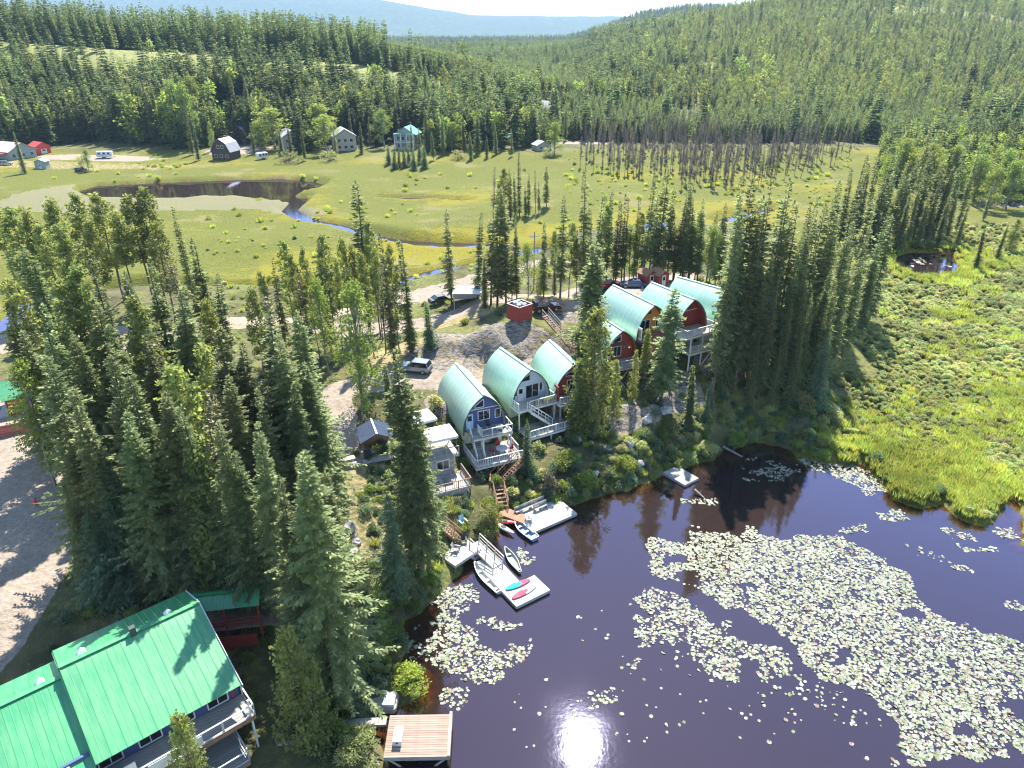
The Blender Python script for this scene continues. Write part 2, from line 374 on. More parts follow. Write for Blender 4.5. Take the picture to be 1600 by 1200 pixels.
mat_ = np.where((YY > 190) & (YY < 300) & (XX < 0), inside(PP + (np.stack([fbm(XX, YY, 14, 3), fbm(XX, YY, 14, 4)], 1) - .5) * 14, MAT), 0) * .95
dry = mx(blob(PP, 640, 545, 8, 8, 7), blob(PP, 760, 580, 8.4, 9, 3), blob(PP, 690, 500, 7, 10, 4), blob(PP, 900, 465, 11.8, 7, 4), blob(PP, 550, 740, 5, 5, 5) * .55, blob(PP, 560, 820, 3.8, 4, 9) * .45, blob(PP, 20, 700, 4.3, 8, 3), blob(PP, 60, 260, 1, 80, 12) * .5)
dW = water_dist(PP)
low = (1 - sstep(1.0 + .9 * (YY > 150), 1.9 + 1.4 * (YY > 150), ZZ)) * (1 - sstep(330, 372, YY))
wet = low * np.where((XX > .44 * YY + 2) | (YY > 130), 1, 0) * sstep(-2, .2, dW)
wet = mx(wet, (1 - sstep(325, 362, YY + 30 * (fbm(XX, YY, 40, 12) - .5))) * (YY > 215))
hillgrass = np.zeros_like(wet)
ang = XX / YY
hillgrass = mx(.75 * sstep(425, 440, YY) * (1 - sstep(495, 510, YY)) * (1 - sstep(-.2, -.1, ang)), np.maximum(sstep(.52, .62, fbm(XX, YY * .6, 55, 31)), .9 * sstep(.40, .52, fbm(XX, YY, 40, 32)) * sstep(455, 465, YY) * (1 - sstep(-.22, -.14, ang))) * sstep(420, 450, YY) * (1 - sstep(497, 512, YY)) * (1 - sstep(-.05, .06, ang)), .8 * sstep(.6, .7, fbm(XX, YY, 120, 41)) * sstep(600, 700, YY) * (YY < 2000))
yellow = np.clip(.28 + .9 * (fbm(XX, YY * 1.6, 46, 17) - .5) * 2 + .35 * (1 - sstep(4, 20, np.abs(dW))) * (YY > 170), 0, 1)
GM = np_mesh('ground', np.stack([XX, YY, ZZ], 1), F, None, True)
for nm, arr in (('gravel', gravel), ('rock', rock), ('dry', dry), ('wet', wet), ('hillgrass', hillgrass), ('mat', mat_), ('yellow', yellow), ('under', 1 - sstep(-.25, .05, ZZ)), ('far', sstep(5200, 6800, YY))):
    at = GM.attributes.new(nm, 'FLOAT', 'POINT'); at.data.foreach_set('value', np.asarray(arr, np.float32))

def ground_material():
    m, nt, b = new_mat('ground'); N, L = nt.nodes, nt.links
    b.inputs['Roughness'].default_value = .95; b.inputs['Specular IOR Level'].default_value = .15
    geo = N.new('ShaderNodeNewGeometry')
    def noise(scale, detail=5, dist=0.0, stretch=None):
        n = N.new('ShaderNodeTexNoise'); n.inputs['Scale'].default_value = scale; n.inputs['Detail'].default_value = detail; n.inputs['Distortion'].default_value = dist
        src = geo.outputs['Position']
        if stretch:
            mp = N.new('ShaderNodeMapping'); mp.inputs['Scale'].default_value = stretch; L.new(src, mp.inputs[0]); src = mp.outputs[0]
        L.new(src, n.inputs['Vector']); return n.outputs[0]
    def ramp(f, *stops):
        r = N.new('ShaderNodeValToRGB'); e = r.color_ramp.elements
        while len(e) < len(stops): e.new(.5)
        for k, (p, c) in enumerate(stops): e[k].position = p; e[k].color = rgba(c)
        L.new(f, r.inputs[0]); return r.outputs[0]
    def attr(n):
        a = N.new('ShaderNodeAttribute'); a.attribute_name = n; return a.outputs['Fac']
    def sharp(f, nz, lo=.35, hi=.65, amt=.6):
        """break the edge of a cover up with noise"""
        s = N.new('ShaderNodeMath'); s.operation = 'SUBTRACT'; L.new(nz, s.inputs[0]); s.inputs[1].default_value = .5
        a = N.new('ShaderNodeMath'); a.operation = 'MULTIPLY_ADD'; L.new(s.outputs[0], a.inputs[0]); a.inputs[1].default_value = amt; L.new(f, a.inputs[2])
        r = N.new('ShaderNodeMapRange'); r.interpolation_type = 'SMOOTHSTEP'; r.inputs[1].default_value = lo; r.inputs[2].default_value = hi; L.new(a.outputs[0], r.inputs[0]); return r.outputs[0]
    def mix(f, a, c):
        x = N.new('ShaderNodeMix'); x.data_type = 'RGBA'; L.new(f, x.inputs[0]); L.new(a, x.inputs[6]); L.new(c, x.inputs[7]); return x.outputs[2]
    n1, n3, n12 = noise(.35), noise(1.7), noise(6.5, 6)
    floor = ramp(n1, (.25, (.038, .038, .020)), (.45, (.070, .070, .030)), (.6, (.105, .096, .045)), (.78, (.150, .128, .072)))
    grass = ramp(n3, (.3, (.075, .085, .024)), (.7, (.165, .165, .052)))
    drygr = ramp(n3, (.25, (.15, .12, .055)), (.5, (.24, .195, .095)), (.75, (.31, .255, .145)))
    gravl = ramp(n3, (.2, (.19, .15, .112)), (.5, (.26, .212, .165)), (.8, (.31, .262, .215)))
    rk = ramp(noise(.9, 8, 1.5, (1, 2.6, 2)), (.28, (.050, .044, .038)), (.45, (.135, .118, .10)), (.58, (.235, .21, .182)), (.8, (.33, .30, .268)))
    meadow_g = ramp(n3, (.25, (.062, .070, .011)), (.5, (.098, .106, .017)), (.75, (.135, .138, .028)))
    meadow_y = ramp(n3, (.25, (.115, .104, .009)), (.5, (.165, .146, .012)), (.8, (.205, .180, .024)))
    mead = mix(sharp(attr('yellow'), n1, .3, .75, .9), meadow_g, meadow_y)
    straw = ramp(n12, (.3, (.115, .11, .035)), (.7, (.19, .17, .06)))
    mead = mix(sharp(noise(.06, 4), n3, .56, .70, .25), mead, straw)
    c = mix(sharp(noise(.12), n3, .46, .62, .3), floor, grass)
    c = mix(sharp(attr('hillgrass'), n1, .3, .6, .5), c, ramp(n1, (.3, (.14, .155, .045)), (.7, (.25, .25, .10))))
    c = mix(sharp(attr('wet'), n3, .3, .6, .5), c, mead)
    c = mix(sharp(attr('mat'), n3, .35, .6, .6), c, ramp(n12, (.3, (.115, .110, .052)), (.7, (.19, .178, .098))))
    c = mix(sharp(attr('dry'), n3, .35, .6, .7), c, drygr)
    c = mix(sharp(attr('gravel'), n3, .35, .55, .5), c, gravl)
    c = mix(sharp(attr('rock'), n3, .35, .55, .9), c, mix(sharp(noise(.55, 6, .5, (1, 2.2, 1)), n12, .54, .64, .3), rk, drygr))
    bed = ramp(n3, (.3, (.055, .032, .012)), (.7, (.15, .085, .026)))
    c = mix(attr('under'), c, bed)
    forest = ramp(noise(.02, 8), (.35, (.020, .040, .020)), (.65, (.055, .085, .035)))
    c = mix(attr('far'), c, forest)
    L.new(c, b.inputs['Base Color'])
    bp = N.new('ShaderNodeBump'); bp.inputs['Strength'].default_value = .55; bp.inputs['Distance'].default_value = .4
    L.new(n3, bp.inputs['Height'])
    bp2 = N.new('ShaderNodeBump'); bp2.inputs['Strength'].default_value = .7; bp2.inputs['Distance'].default_value = .15
    L.new(n12, bp2.inputs['Height']); L.new(bp.outputs[0], bp2.inputs['Normal']); L.new(bp2.outputs[0], b.inputs['Normal'])
    return m
GM.materials.append(ground_material())
tag(link('ground', GM), kind='structure')

# ------------------------------------------------------------------ water: one level sheet, clear brown over the shallows
def water_material():
    m, nt, b = new_mat('water'); N, L = nt.nodes, nt.links; out = N['Material Output']; N.remove(b)
    geo = N.new('ShaderNodeNewGeometry')
    nz = N.new('ShaderNodeTexNoise'); nz.inputs['Scale'].default_value = 2.6; nz.inputs['Detail'].default_value = 3; L.new(geo.outputs['Position'], nz.inputs['Vector'])
    bp = N.new('ShaderNodeBump'); bp.inputs['Strength'].default_value = .10; bp.inputs['Distance'].default_value = .03; L.new(nz.outputs[0], bp.inputs['Height'])
    fr = N.new('ShaderNodeFresnel'); fr.inputs['IOR'].default_value = 1.34; L.new(bp.outputs[0], fr.inputs['Normal'])
    gl = N.new('ShaderNodeBsdfGlossy'); gl.inputs['Roughness'].default_value = .032; gl.inputs[0].default_value = (.68, .69, 1, 1); L.new(bp.outputs[0], gl.inputs['Normal'])
    wn_ = N.new('ShaderNodeTexNoise'); wn_.inputs['Scale'].default_value = .07; wn_.inputs['Detail'].default_value = 4; L.new(geo.outputs['Position'], wn_.inputs['Vector'])
    wr_ = N.new('ShaderNodeMapRange'); wr_.inputs[1].default_value = .4; wr_.inputs[2].default_value = .65; wr_.inputs[3].default_value = .012; wr_.inputs[4].default_value = .042; L.new(wn_.outputs[0], wr_.inputs[0]); L.new(wr_.outputs[0], gl.inputs['Roughness'])
    at = N.new('ShaderNodeAttribute'); at.attribute_name = 'depth'
    rp = N.new('ShaderNodeValToRGB'); e = rp.color_ramp.elements; e[0].position = 0; e[0].color = (0, 0, 0, 1); e[1].position = .36; e[1].color = (1, 1, 1, 1)
    L.new(at.outputs['Fac'], rp.inputs[0])
    tp = N.new('ShaderNodeBsdfTransparent'); tp.inputs[0].default_value = (.78, .55, .30, 1)
    df = N.new('ShaderNodeBsdfDiffuse'); df.inputs[0].default_value = (.022, .014, .013, 1)
    mb = N.new('ShaderNodeMixShader'); L.new(rp.outputs[0], mb.inputs[0]); L.new(tp.outputs[0], mb.inputs[1]); L.new(df.outputs[0], mb.inputs[2])
    k3 = N.new('ShaderNodeMath'); k3.operation = 'MULTIPLY'; k3.use_clamp = True; k3.inputs[1].default_value = 3.1; L.new(fr.outputs[0], k3.inputs[0])
    k4 = N.new('ShaderNodeMath'); k4.operation = 'MINIMUM'; k4.inputs[1].default_value = .36; L.new(k3.outputs[0], k4.inputs[0])
    ms = N.new('ShaderNodeMixShader'); L.new(k4.outputs[0], ms.inputs[0]); L.new(mb.outputs[0], ms.inputs[1]); L.new(gl.outputs[0], ms.inputs[2])
    L.new(ms.outputs[0], out.inputs[0]); return m
wr, wc = 230, 200
wy = 15 * (430 / 15) ** np.linspace(0, 1, wr); wu = np.linspace(-1, 1, wc)
WY = np.repeat(wy, wc); WX = np.tile(wu, wr) * (WY * .95 + 25)
wi = np.arange(wr * wc).reshape(wr, wc)
WF = np.stack([wi[:-1, :-1].ravel(), wi[:-1, 1:].ravel(), wi[1:, 1:].ravel(), wi[1:, :-1].ravel()], 1)
wd = water_dist(np.stack([WX, WY], 1))
keep = (np.abs(wd) < 6) | (wd < 0)
WF = WF[keep[WF].any(1)]
used = np.unique(WF); rem = np.full(len(WX), -1); rem[used] = np.arange(len(used))
WM = np_mesh('lake_water', np.stack([WX, WY, np.zeros_like(WX)], 1)[used], rem[WF], water_material(), True)
dep = np.clip(-wd[used] / 9, 0, 1)
dep = np.where(WY[used] > 150, 1, dep)
a_ = WM.attributes.new('depth', 'FLOAT', 'POINT'); a_.data.foreach_set('value', dep.astype(np.float32))
tag(link('lake_water', WM), kind='structure')

# ------------------------------------------------------------------ trees
M_SPRUCE = foliage('spruce_needles', (.158, .178, .088), (.058, .088, .052), (.37, .40, .145), .48, .028, .34, 2.2, 0, .06)
M_BLUE = foliage('blue_spruce_needles', (.105, .155, .105), (.052, .095, .068), (.22, .31, .14), .42, .015, .25, 2.2)
M_PINE = foliage('pine_needles', (.175, .195, .062), (.085, .112, .042), (.36, .40, .095), .48, .022, .28, 1.3, 0, .05)
M_LEAF = foliage('broad_leaves', (.15, .205, .045), (.085, .135, .030), (.36, .44, .075), .5, .02, .2, 2.0)
M_WILLOW = foliage('willow_leaves', (.265, .285, .125), (.20, .222, .095), (.50, .53, .20), .55, .04, .26, 1.2, .09)
M_SEDGE = foliage('sedge_blades', (.21, .25, .050), (.14, .18, .036), (.46, .52, .09), .55, .02, .22, 1.0, .09)
M_DEADN = foliage('dead_twigs', (.16, .135, .095), (.10, .083, .058), (.13, .10, .06), .2, .01, .2)
M_FAR = foliage('far_needles', (.125, .165, .074), (.052, .086, .044), (.26, .33, .10), .44, .02, .3, .5, .012)
M_BARK = pm('bark', (.17, .135, .11), (.075, .06, .048), 5, .95, bump=.8, stretch=(1, 1, .25), spec=.1)
M_DARKBARK = pm('dark_dead_bark', (.19, .165, .130), (.11, .094, .074), 5, .95, stretch=(1, 1, .25), spec=.1)
M_GREYBARK = pm('grey_bark', (.30, .275, .25), (.16, .145, .13), 5, .95, bump=.6, stretch=(1, 1, .25), spec=.1)

def rot_rand(rng, n):
    return rng.uniform(0, 2 * np.pi, n)
def diamonds(p, d, w):
    """leaf-shaped quads: base p, length vector d, half-width vector w"""
    n = len(p)
    V = np.empty((n, 4, 3)); V[:, 0] = p; V[:, 1] = p + d * .45 + w; V[:, 2] = p + d; V[:, 3] = p + d * .45 - w
    return V.reshape(-1, 3), np.arange(n * 4).reshape(n, 4)
def spruce_crown(seed, h, r, base=.08, lv=.46, dens=1.0, droop=.35, pw=.85, twig=.5, ragged=.25, gap=0.0):
    rng = np.random.default_rng(seed); P, D, Wd = [], [], []
    ph1, ph2, ph3 = rng.uniform(0, 6.28, 3); asym = rng.uniform(.08, .26); bend = rng.normal(0, .25, 2)
    z = base * h
    while z < h - .12:
        u = (z / h - base) / (1 - base)
        rr = r * ((1 - u) ** pw) * (.55 + .45 * min(1, u * 6 + .35)) + .10
        rr *= rng.uniform(1 - ragged, 1 + ragged * .5) * (1 + .16 * math.sin(z * 1.15 + ph1) + .10 * math.sin(z * 2.7 + ph2))
        nb = max(4, int((5.5 + rr * 1.6) * dens))
        az0 = rng.uniform(0, 6.28)
        for k in range(nb):
            if rng.random() < gap: continue
            a = az0 + 6.283 * k / nb + rng.normal(0, .22)
            L_ = rr * rng.uniform(.66, 1.16) * (1 + asym * math.sin(a + ph3) + .12 * math.sin(2 * a + ph1 + z * .35)) * (1.35 if rng.random() < .05 else 1)
            dr = droop * (1 - u) - .45 * u ** 2 + rng.normal(0, .06)
            nst = max(2, int(L_ / .30) + 1)
            s = (np.arange(nst) + rng.uniform(.3, .9)) / nst
            s = np.clip(s, 0, 1)
            ca, sa = math.cos(a), math.sin(a)
            x = s * L_; zz = z + rng.normal(0, .08) - dr * x * (1 - .35 * s) + .0
            bx = np.stack([ca * x + bend[0] * (z / h) ** 2, sa * x + bend[1] * (z / h) ** 2, zz], 1)
            for side in (-1, 1, 0):
                ln = twig * rng.uniform(.75, 1.25, nst) * (1.05 - .45 * s) * min(1, .45 + rr * .45)
                sp = (side * rng.uniform(.6, 1.05, nst)) if side else rng.normal(0, .2, nst)
                aa = a + sp
                d = np.stack([np.cos(aa) * ln, np.sin(aa) * ln, -ln * (dr * .8 + rng.uniform(0, .35, nst)) + (ln * .3 if side == 0 else 0)], 1)
                wv = np.stack([-np.sin(aa), np.cos(aa), rng.normal(0, .55, nst)], 1) * (ln * .22)[:, None]
                P.append(bx); D.append(d); Wd.append(wv)
        z += lv * rng.uniform(.75, 1.25) * (1 - .45 * u)
    n = 5
    P.append(np.tile([[bend[0], bend[1], h - .5]], (n, 1))); a = rot_rand(rng, n)
    D.append(np.stack([np.cos(a) * .12, np.sin(a) * .12, np.full(n, .75)], 1)); Wd.append(np.stack([-np.sin(a), np.cos(a), 0 * a], 1) * .09)
    return diamonds(np.concatenate(P), np.concatenate(D), np.concatenate(Wd))
def clump_crown(seed, clumps, leaf=.26, per=60, flat=.75):
    """clumps: rows x,y,z,radius; leaf faces through each clump's volume"""
    rng = np.random.default_rng(seed); P, D, Wd = [], [], []
    for x, y, z, r in clumps:
        n = int(per * max(.3, r * r))
        v = rng.normal(0, 1, (n, 3)); v /= np.linalg.norm(v, axis=1)[:, None]
        rad = r * rng.uniform(.35, 1.0, n) ** .6
        p = v * rad[:, None] * [1, 1, flat] + [x, y, z]
        d = v * .6 + rng.normal(0, .6, (n, 3)); d /= np.linalg.norm(d, axis=1)[:, None]; ln = leaf * rng.uniform(.7, 1.4, n)
        w = np.cross(d, rng.normal(0, 1, (n, 3))); w /= np.linalg.norm(w, axis=1)[:, None] + 1e-6
        P.append(p); D.append(d * ln[:, None]); Wd.append(w * (ln * .34)[:, None])
    return diamonds(np.concatenate(P), np.concatenate(D), np.concatenate(Wd))
def trunk_mesh(name, h, r, mat, seed=0, branches=(), lean=.0):
    rng = random.Random(seed); m = MB(); n = 6
    pts = [Vector((0, 0, -.6))]
    for k in range(1, n + 1):
        t = k / n; pts.append(Vector((rng.uniform(-1, 1) * lean, rng.uniform(-1, 1) * lean, h * t)))
    for k in range(n): m.tube(pts[k], pts[k + 1], r * (1 - .93 * k / n), r * (1 - .93 * (k + 1) / n), 7, k in (0, n - 1))
    for a, b, r0 in branches: m.tube(a, b, r0, r0 * .3, 4, False)
    return m.mesh(name, mat, True)
PROTO = {}
def proto(kind, crown, trunk): PROTO.setdefault(kind, []).append((crown, trunk))
# dense spruces, unit height 25 m
for k, (r, base, dens, droop, pw, gap) in enumerate([(3.3, .06, 1.0, .42, .80, 0), (2.9, .10, 1.0, .36, .75, .05), (3.7, .04, .95, .46, .85, 0), (2.6, .12, 1.05, .40, .7, .08), (3.1, .08, .95, .5, .95, .12), (3.5, .14, .9, .30, .7, .18)]):
    v, f = spruce_crown(10 + k, 25, r, base, .50, dens, droop, pw, .62, .25, gap)
    proto('spruce', np_mesh('crown', v, f, M_SPRUCE), trunk_mesh('trunk', 24.5, .30, M_BARK, k))
# slim spruces with ragged outline, 22 m
for k, (r, base, gap) in enumerate([(1.7, .12, .12), (1.45, .2, .25), (2.0, .1, .15), (1.3, .08, .08), (1.55, .3, .25), (1.8, .16, .3), (2.3, .14, .2)]):
    v, f = spruce_crown(30 + k, 22, r, base, .52, 1.0, .55, .55, .58, .35, gap)
    rr_ = random.Random(900 + k); br = []
    for q in range(34): zq = rr_.uniform(1.5, 22 * (base + .22)); aq = rr_.uniform(0, 6.28); lq = rr_.uniform(.4, 1.15); br.append((Vector((0, 0, zq)), Vector((math.cos(aq) * lq, math.sin(aq) * lq, zq - rr_.uniform(.05, .5))), .035))
    proto('slim', np_mesh('crown', v, f, M_SPRUCE), trunk_mesh('trunk', 21.5, .20, M_BARK, 7 + k, br))
# small blue-green spruces, 9 m
for k in range(2):
    v, f = spruce_crown(50 + k, 9, 2.1, .03, .26, 1.15, .30, .9, .42, .2, 0)
    proto('young', np_mesh('crown', v, f, M_BLUE), trunk_mesh('trunk', 8.7, .13, M_BARK, 20 + k))
# lodgepole pines: bare stem, tufted top, 20 m
for k, (r, b0) in enumerate([(1.9, .34), (1.5, .5), (2.2, .28), (1.7, .42)]):
    rng = np.random.default_rng(70 + k); cl, br = [], []
    z = b0 * 20
    while z < 19.6:
        u = (z / 20 - b0) / (1 - b0); rr = r * (1 - u ** 2.0) ** .6 * (.65 + .35 * min(1, u * 5))
        for q in range(3 if u < .85 else 2):
            a = rng.uniform(0, 6.28); d = rr * rng.uniform(.45, 1.0)
            c = (math.cos(a) * d, math.sin(a) * d, z + d * .22)
            cl.append((*c, rng.uniform(.42, .75) * (1 - .3 * u))); br.append((Vector((0, 0, z - .2)), Vector(c), .035))
        z += .36 * rng.uniform(.7, 1.3)
    cl.append((0, 0, 19.8, .45))
    v, f = clump_crown(80 + k, cl, .34, 95, .7)
    proto('pine', np_mesh('crown', v, f, M_PINE), trunk_mesh('trunk', 19.6, .17, M_BARK, 40 + k, br, .12))
# bushy pines, crown to the ground, 12 m
for k in range(2):
    rng = np.random.default_rng(170 + k); cl, br = [], []
    z = .7
    while z < 11.7:
        u = z / 12; rr = 2.2 * (1 - u ** 1.7) ** .75
        for q in range(5 if u < .6 else 3):
            a = rng.uniform(0, 6.28); d = rr * rng.uniform(.35, 1.0); c = (math.cos(a) * d, math.sin(a) * d, z + d * .3)
            cl.append((*c, rng.uniform(.4, .72))); br.append((Vector((0, 0, z - .2)), Vector(c), .03))
        z += .42 * rng.uniform(.7, 1.3)
    v, f = clump_crown(180 + k, cl, .30, 85, .8)
    proto('bushpine', np_mesh('crown', v, f, M_PINE), trunk_mesh('trunk', 11.6, .16, M_BARK, 60 + k, br, .1))
# broadleaf (birch, aspen), 15 m
for k, (r, tall) in enumerate([(2.6, 1.0), (3.2, .9), (2.1, 1.1)]):
    rng = np.random.default_rng(90 + k); cl, br = [], []
    for q in range(64):
        u = rng.uniform(0, 1) ** .8; z = 2.6 + 12 * u
        rr = r * (math.sin(math.pi * min(1, .18 + .82 * (u ** .8))) ** .7 + .12)
        a = rng.uniform(0, 6.28); d = rr * rng.uniform(.2, 1.0); c = (math.cos(a) * d, math.sin(a) * d, z)
        cl.append((*c, rng.uniform(.55, 1.0))); br.append((Vector((0, 0, z * .75)), Vector(c), .05))
    v, f = clump_crown(110 + k, cl, .27, 90, .85)
    proto('broad', np_mesh('crown', v, f, M_LEAF), trunk_mesh('trunk', 13.8, .18, M_GREYBARK, 50 + k, br, .2))
# dead standing trees, 16 m
for k in range(3):
    rng = np.random.default_rng(130 + k); br = []
    for q in range(46):
        z = rng.uniform(3.5, 15.4); a = rng.uniform(0, 6.28); l = rng.uniform(.5, 1.25) * (1.15 - z / 20)
        br.append((Vector((0, 0, z)), Vector((math.cos(a) * l, math.sin(a) * l, z + rng.uniform(-.3, .35))), .035))
    v, f = spruce_crown(140 + k, 16, 1.15, .28, .45, .9, .25, .6, .5, .4, .2)
    proto('dead', np_mesh('crown', v, f, M_DEADN), trunk_mesh('trunk', 15.7, .15, M_DARKBARK, 80 + k, br, .12))
UNIT = dict(spruce=25, slim=22, young=9, pine=20, bushpine=12, broad=15, dead=16)
NAME = dict(spruce='spruce_tree', slim='slim_spruce_tree', young='young_spruce_tree', pine='pine_tree', bushpine='bushy_pine_tree', broad='broadleaf_tree', dead='dead_tree')
ORD = 'first second third fourth fifth sixth seventh eighth ninth tenth eleventh twelfth thirteenth fourteenth fifteenth sixteenth seventeenth eighteenth nineteenth twentieth'.split()
LOOK = dict(spruce='dense dark green spruce', slim='slim dark spruce', young='small blue-green spruce', pine='tuft-topped pine on bare stem', bushpine='bushy yellow-green pine', broad='bright green broadleaf tree', dead='dead grey-brown tree')
TRNG = random.Random(5)
def plant(kind, base, H, label, group, wide=None, lean=0.0, name=None):
    cr, tr = PROTO[kind][TRNG.randrange(len(PROTO[kind]))]
    o = empty(name or NAME[kind], (base[0], base[1], base[2] - .15), TRNG.uniform(0, 6.28), label, 'tree', group)
    s = H / UNIT[kind]; w = s * (wide or TRNG.uniform(.9, 1.12))
    o.scale = (w, w, s)
    if lean: o.rotation_euler[0] = lean * TRNG.uniform(-1, 1); o.rotation_euler[1] = lean * TRNG.uniform(-1, 1)
    link('trunk', tr, o); link('crown', cr, o)
    return o
PLACED = []        # x, y of every tree placed by hand
def grove(where, group, rows, ymin=None):
    """rows: (photo x, photo y of the top, height, kind[, width factor]); told apart by kind and by order from the left"""
    bases = tops_to_base([r[:3] for r in rows])
    by = {}
    if ymin:
        for k, (r, b) in enumerate(zip(rows, bases)):
            if b.y < ymin:
                yy = ymin + TRNG.uniform(0, 5); q = at_y(r[0], r[1], yy); zg = float(ground(q.x, yy, False)[0])
                bases[k] = Vector((q.x, yy, zg)); rows[k] = (r[0], r[1], max(4, q.z - zg)) + tuple(r[3:])
    for r, b in zip(rows, bases): by.setdefault(r[3], []).append((r, b))
    for kind, lst in by.items():
        lst.sort(key=lambda q: q[0][0])
        for k, (r, b) in enumerate(lst):
            if len(lst) == 1: lab = f'{LOOK[kind]} {where}, the only one'
            else: lab = f'{LOOK[kind]} {where}, {ORD[k] if k < 20 else ORD[len(lst) - 1 - k]} from {"left" if k < 20 else "right"}'
            if len(lst) == 2: lab = f'{LOOK[kind]} {where}, {("left", "right")[k]} of two'
            plant(kind, b, r[2] * TRNG.uniform(.98, 1.02), lab, group, (r[4] if len(r) > 4 else (1.12 if kind == 'spruce' else 1.0)) * TRNG.uniform(.86, 1.16), .045)
            PLACED.append((b.x, b.y))
S, T, Y_, P_, B_, D_, K_ = 'spruce', 'slim', 'young', 'pine', 'broad', 'dead', 'bushpine'
grove('between gravel road and green-roofed lodge', 'trees between the gravel road and the lodge', [
    (71, 553, 22, S), (115, 600, 21, S), (152, 549, 23, S), (196, 569, 23, S), (243, 616, 21, S), (277, 569, 22, P_, 1.3), (185, 640, 20, S), (120, 690, 16, S), (215, 690, 17, S), (160, 720, 14, Y_), (300, 640, 20, S), (345, 660, 20, S), (95, 760, 12, S), (135, 800, 10, Y_, 1.0), (205, 780, 12, S), (305, 700, 17, K_, .8), (395, 655, 21, S), (362, 700, 18, S), (263, 690, 17, D_), (314, 625, 20, D_), (250, 740, 13, S), (325, 760, 14, S), (90, 640, 19, S), (280, 820, 9, Y_)])
grove('in the upper grove left of the path', 'trees of the upper grove', [
    (46, 384, 24, S), (189, 424, 22, S), (216, 464, 21, P_), (236, 407, 23, S), (263, 447, 22, S), (300, 370, 21, S), (150, 400, 24, T), (118, 420, 23, P_), (90, 440, 22, P_), (20, 430, 22, P_), (344, 505, 22, S), (371, 542, 20, S), (408, 485, 23, T, 1.3), (417, 451, 22, D_), (462, 491, 21, S), (437, 520, 21, S), (390, 450, 16, P_), (330, 430, 17, T), (268, 388, 18, D_), (310, 470, 18, P_), (285, 500, 18, S), (480, 560, 18, S), (60, 480, 22, S), (140, 470, 20, S), (0, 470, 20, S), (355, 590, 19, S), (400, 600, 18, S), (445, 600, 17, S), (340, 560, 18, D_), (20, 560, 16, B_, .9), (120, 510, 19, S), (170, 500, 19, S), (230, 530, 18, S), (320, 540, 17, K_, .7), (255, 545, 17, S), (425, 560, 18, S), (500, 600, 14, S), (30, 520, 18, S)])
grove('along the near meadow edge', 'pines along the near edge of the meadow', [
    (10, 326, 20, P_, 1.3), (40, 330, 19, P_, 1.3), (78, 308, 20, P_, 1.4), (111, 299, 21, P_, 1.4), (152, 299, 21, P_, 1.4), (202, 303, 21, P_, 1.4), (218, 293, 22, P_, 1.3), (175, 330, 19, P_, 1.3), (240, 345, 18, P_, 1.2), (132, 340, 19, P_, 1.3), (273, 324, 19, T), (-15, 315, 20, P_, 1.3), (60, 350, 19, P_, 1.2), (95, 350, 19, P_, 1.2)])
grove('above the lake shore beside the lodge', 'trees on the bank beside the lodge', [
    (470, 690, 24, S, 1.1), (500, 740, 19, S), (462, 712, 22, S, .85), (438, 745, 19, S, .75), (520, 860, 11, S), (445, 990, 12, K_, .75), (478, 1030, 10, K_, .7), (270, 1116, 9.5, K_, .8), (606, 770, 12, Y_, .8), (560, 900, 7, Y_), (435, 835, 14, S, .9), (462, 830, 16, S)])
grove('on the rocky slope under the dark-roofed gazebo', 'spruces on the slope by the gazebo', [
    (635, 538, 25, S, .95), (604, 568, 8.5, T, 1.5), (655, 640, 18, S, .9), (640, 660, 18, S, .8)])
grove('along the track above the wetland creek', 'thin trees along the track', [
    (425, 398, 17, T), (440, 374, 18, P_, .8), (460, 396, 17, P_, .8), (478, 386, 18, P_, .8), (497, 378, 18, T), (505, 364, 19, P_, .8), (530, 368, 18, P_, .7), (556, 282, 25, T, 1.3), (580, 350, 19, P_, .8), (585, 384, 16, P_, .7), (600, 362, 19, T), (612, 380, 17, P_, .7), (632, 374, 17, T, 1.5), (548, 380, 17, P_, .7), (518, 398, 16, P_, .7), (570, 395, 16, P_, .7), (470, 420, 15, D_), (590, 400, 15, D_), (700, 327, 17, T, 1.2), (743, 328, 16, T, .9), (410, 420, 15, P_, .7)])
grove('beside the gravel path below the grey outcrop', 'trees beside the gravel path', [
    (547, 440, 17, B_, 1.0), (556, 560, 9, B_, .8), (665, 470, 5.5, B_, .7), (668, 475, 7, Y_, .8), (495, 430, 15, B_, .7), (642, 498, 4.5, K_)])
grove('behind the red bin enclosure', 'trees behind the red bin enclosure', [
    (775, 290, 22, T, 1.25), (790, 306, 20, T, 1.2), (765, 330, 19, T, 1.2), (808, 336, 18, S, .7), (826, 375, 13, B_, .9), (800, 380, 14, S, .8), (852, 345, 17, T), (870, 358, 16, P_), (880, 305, 20, T, 1.1), (893, 344, 17, P_), (905, 372, 14, P_), (868, 400, 9, S, .8), (845, 405, 9, K_), (756, 400, 11, S, .8)], 113)
grove('on the small meadow islet', 'trees on the meadow islet', [
    (770, 262, 15, D_), (785, 264, 15, P_), (798, 262, 15, T), (812, 235, 19, T), (826, 270, 13, T), (838, 265, 13, D_), (855, 257, 13, T, 1.4), (806, 270, 14, S, .6), (780, 285, 11, K_, .8), (822, 285, 10, S, .7), (843, 282, 10, T)])
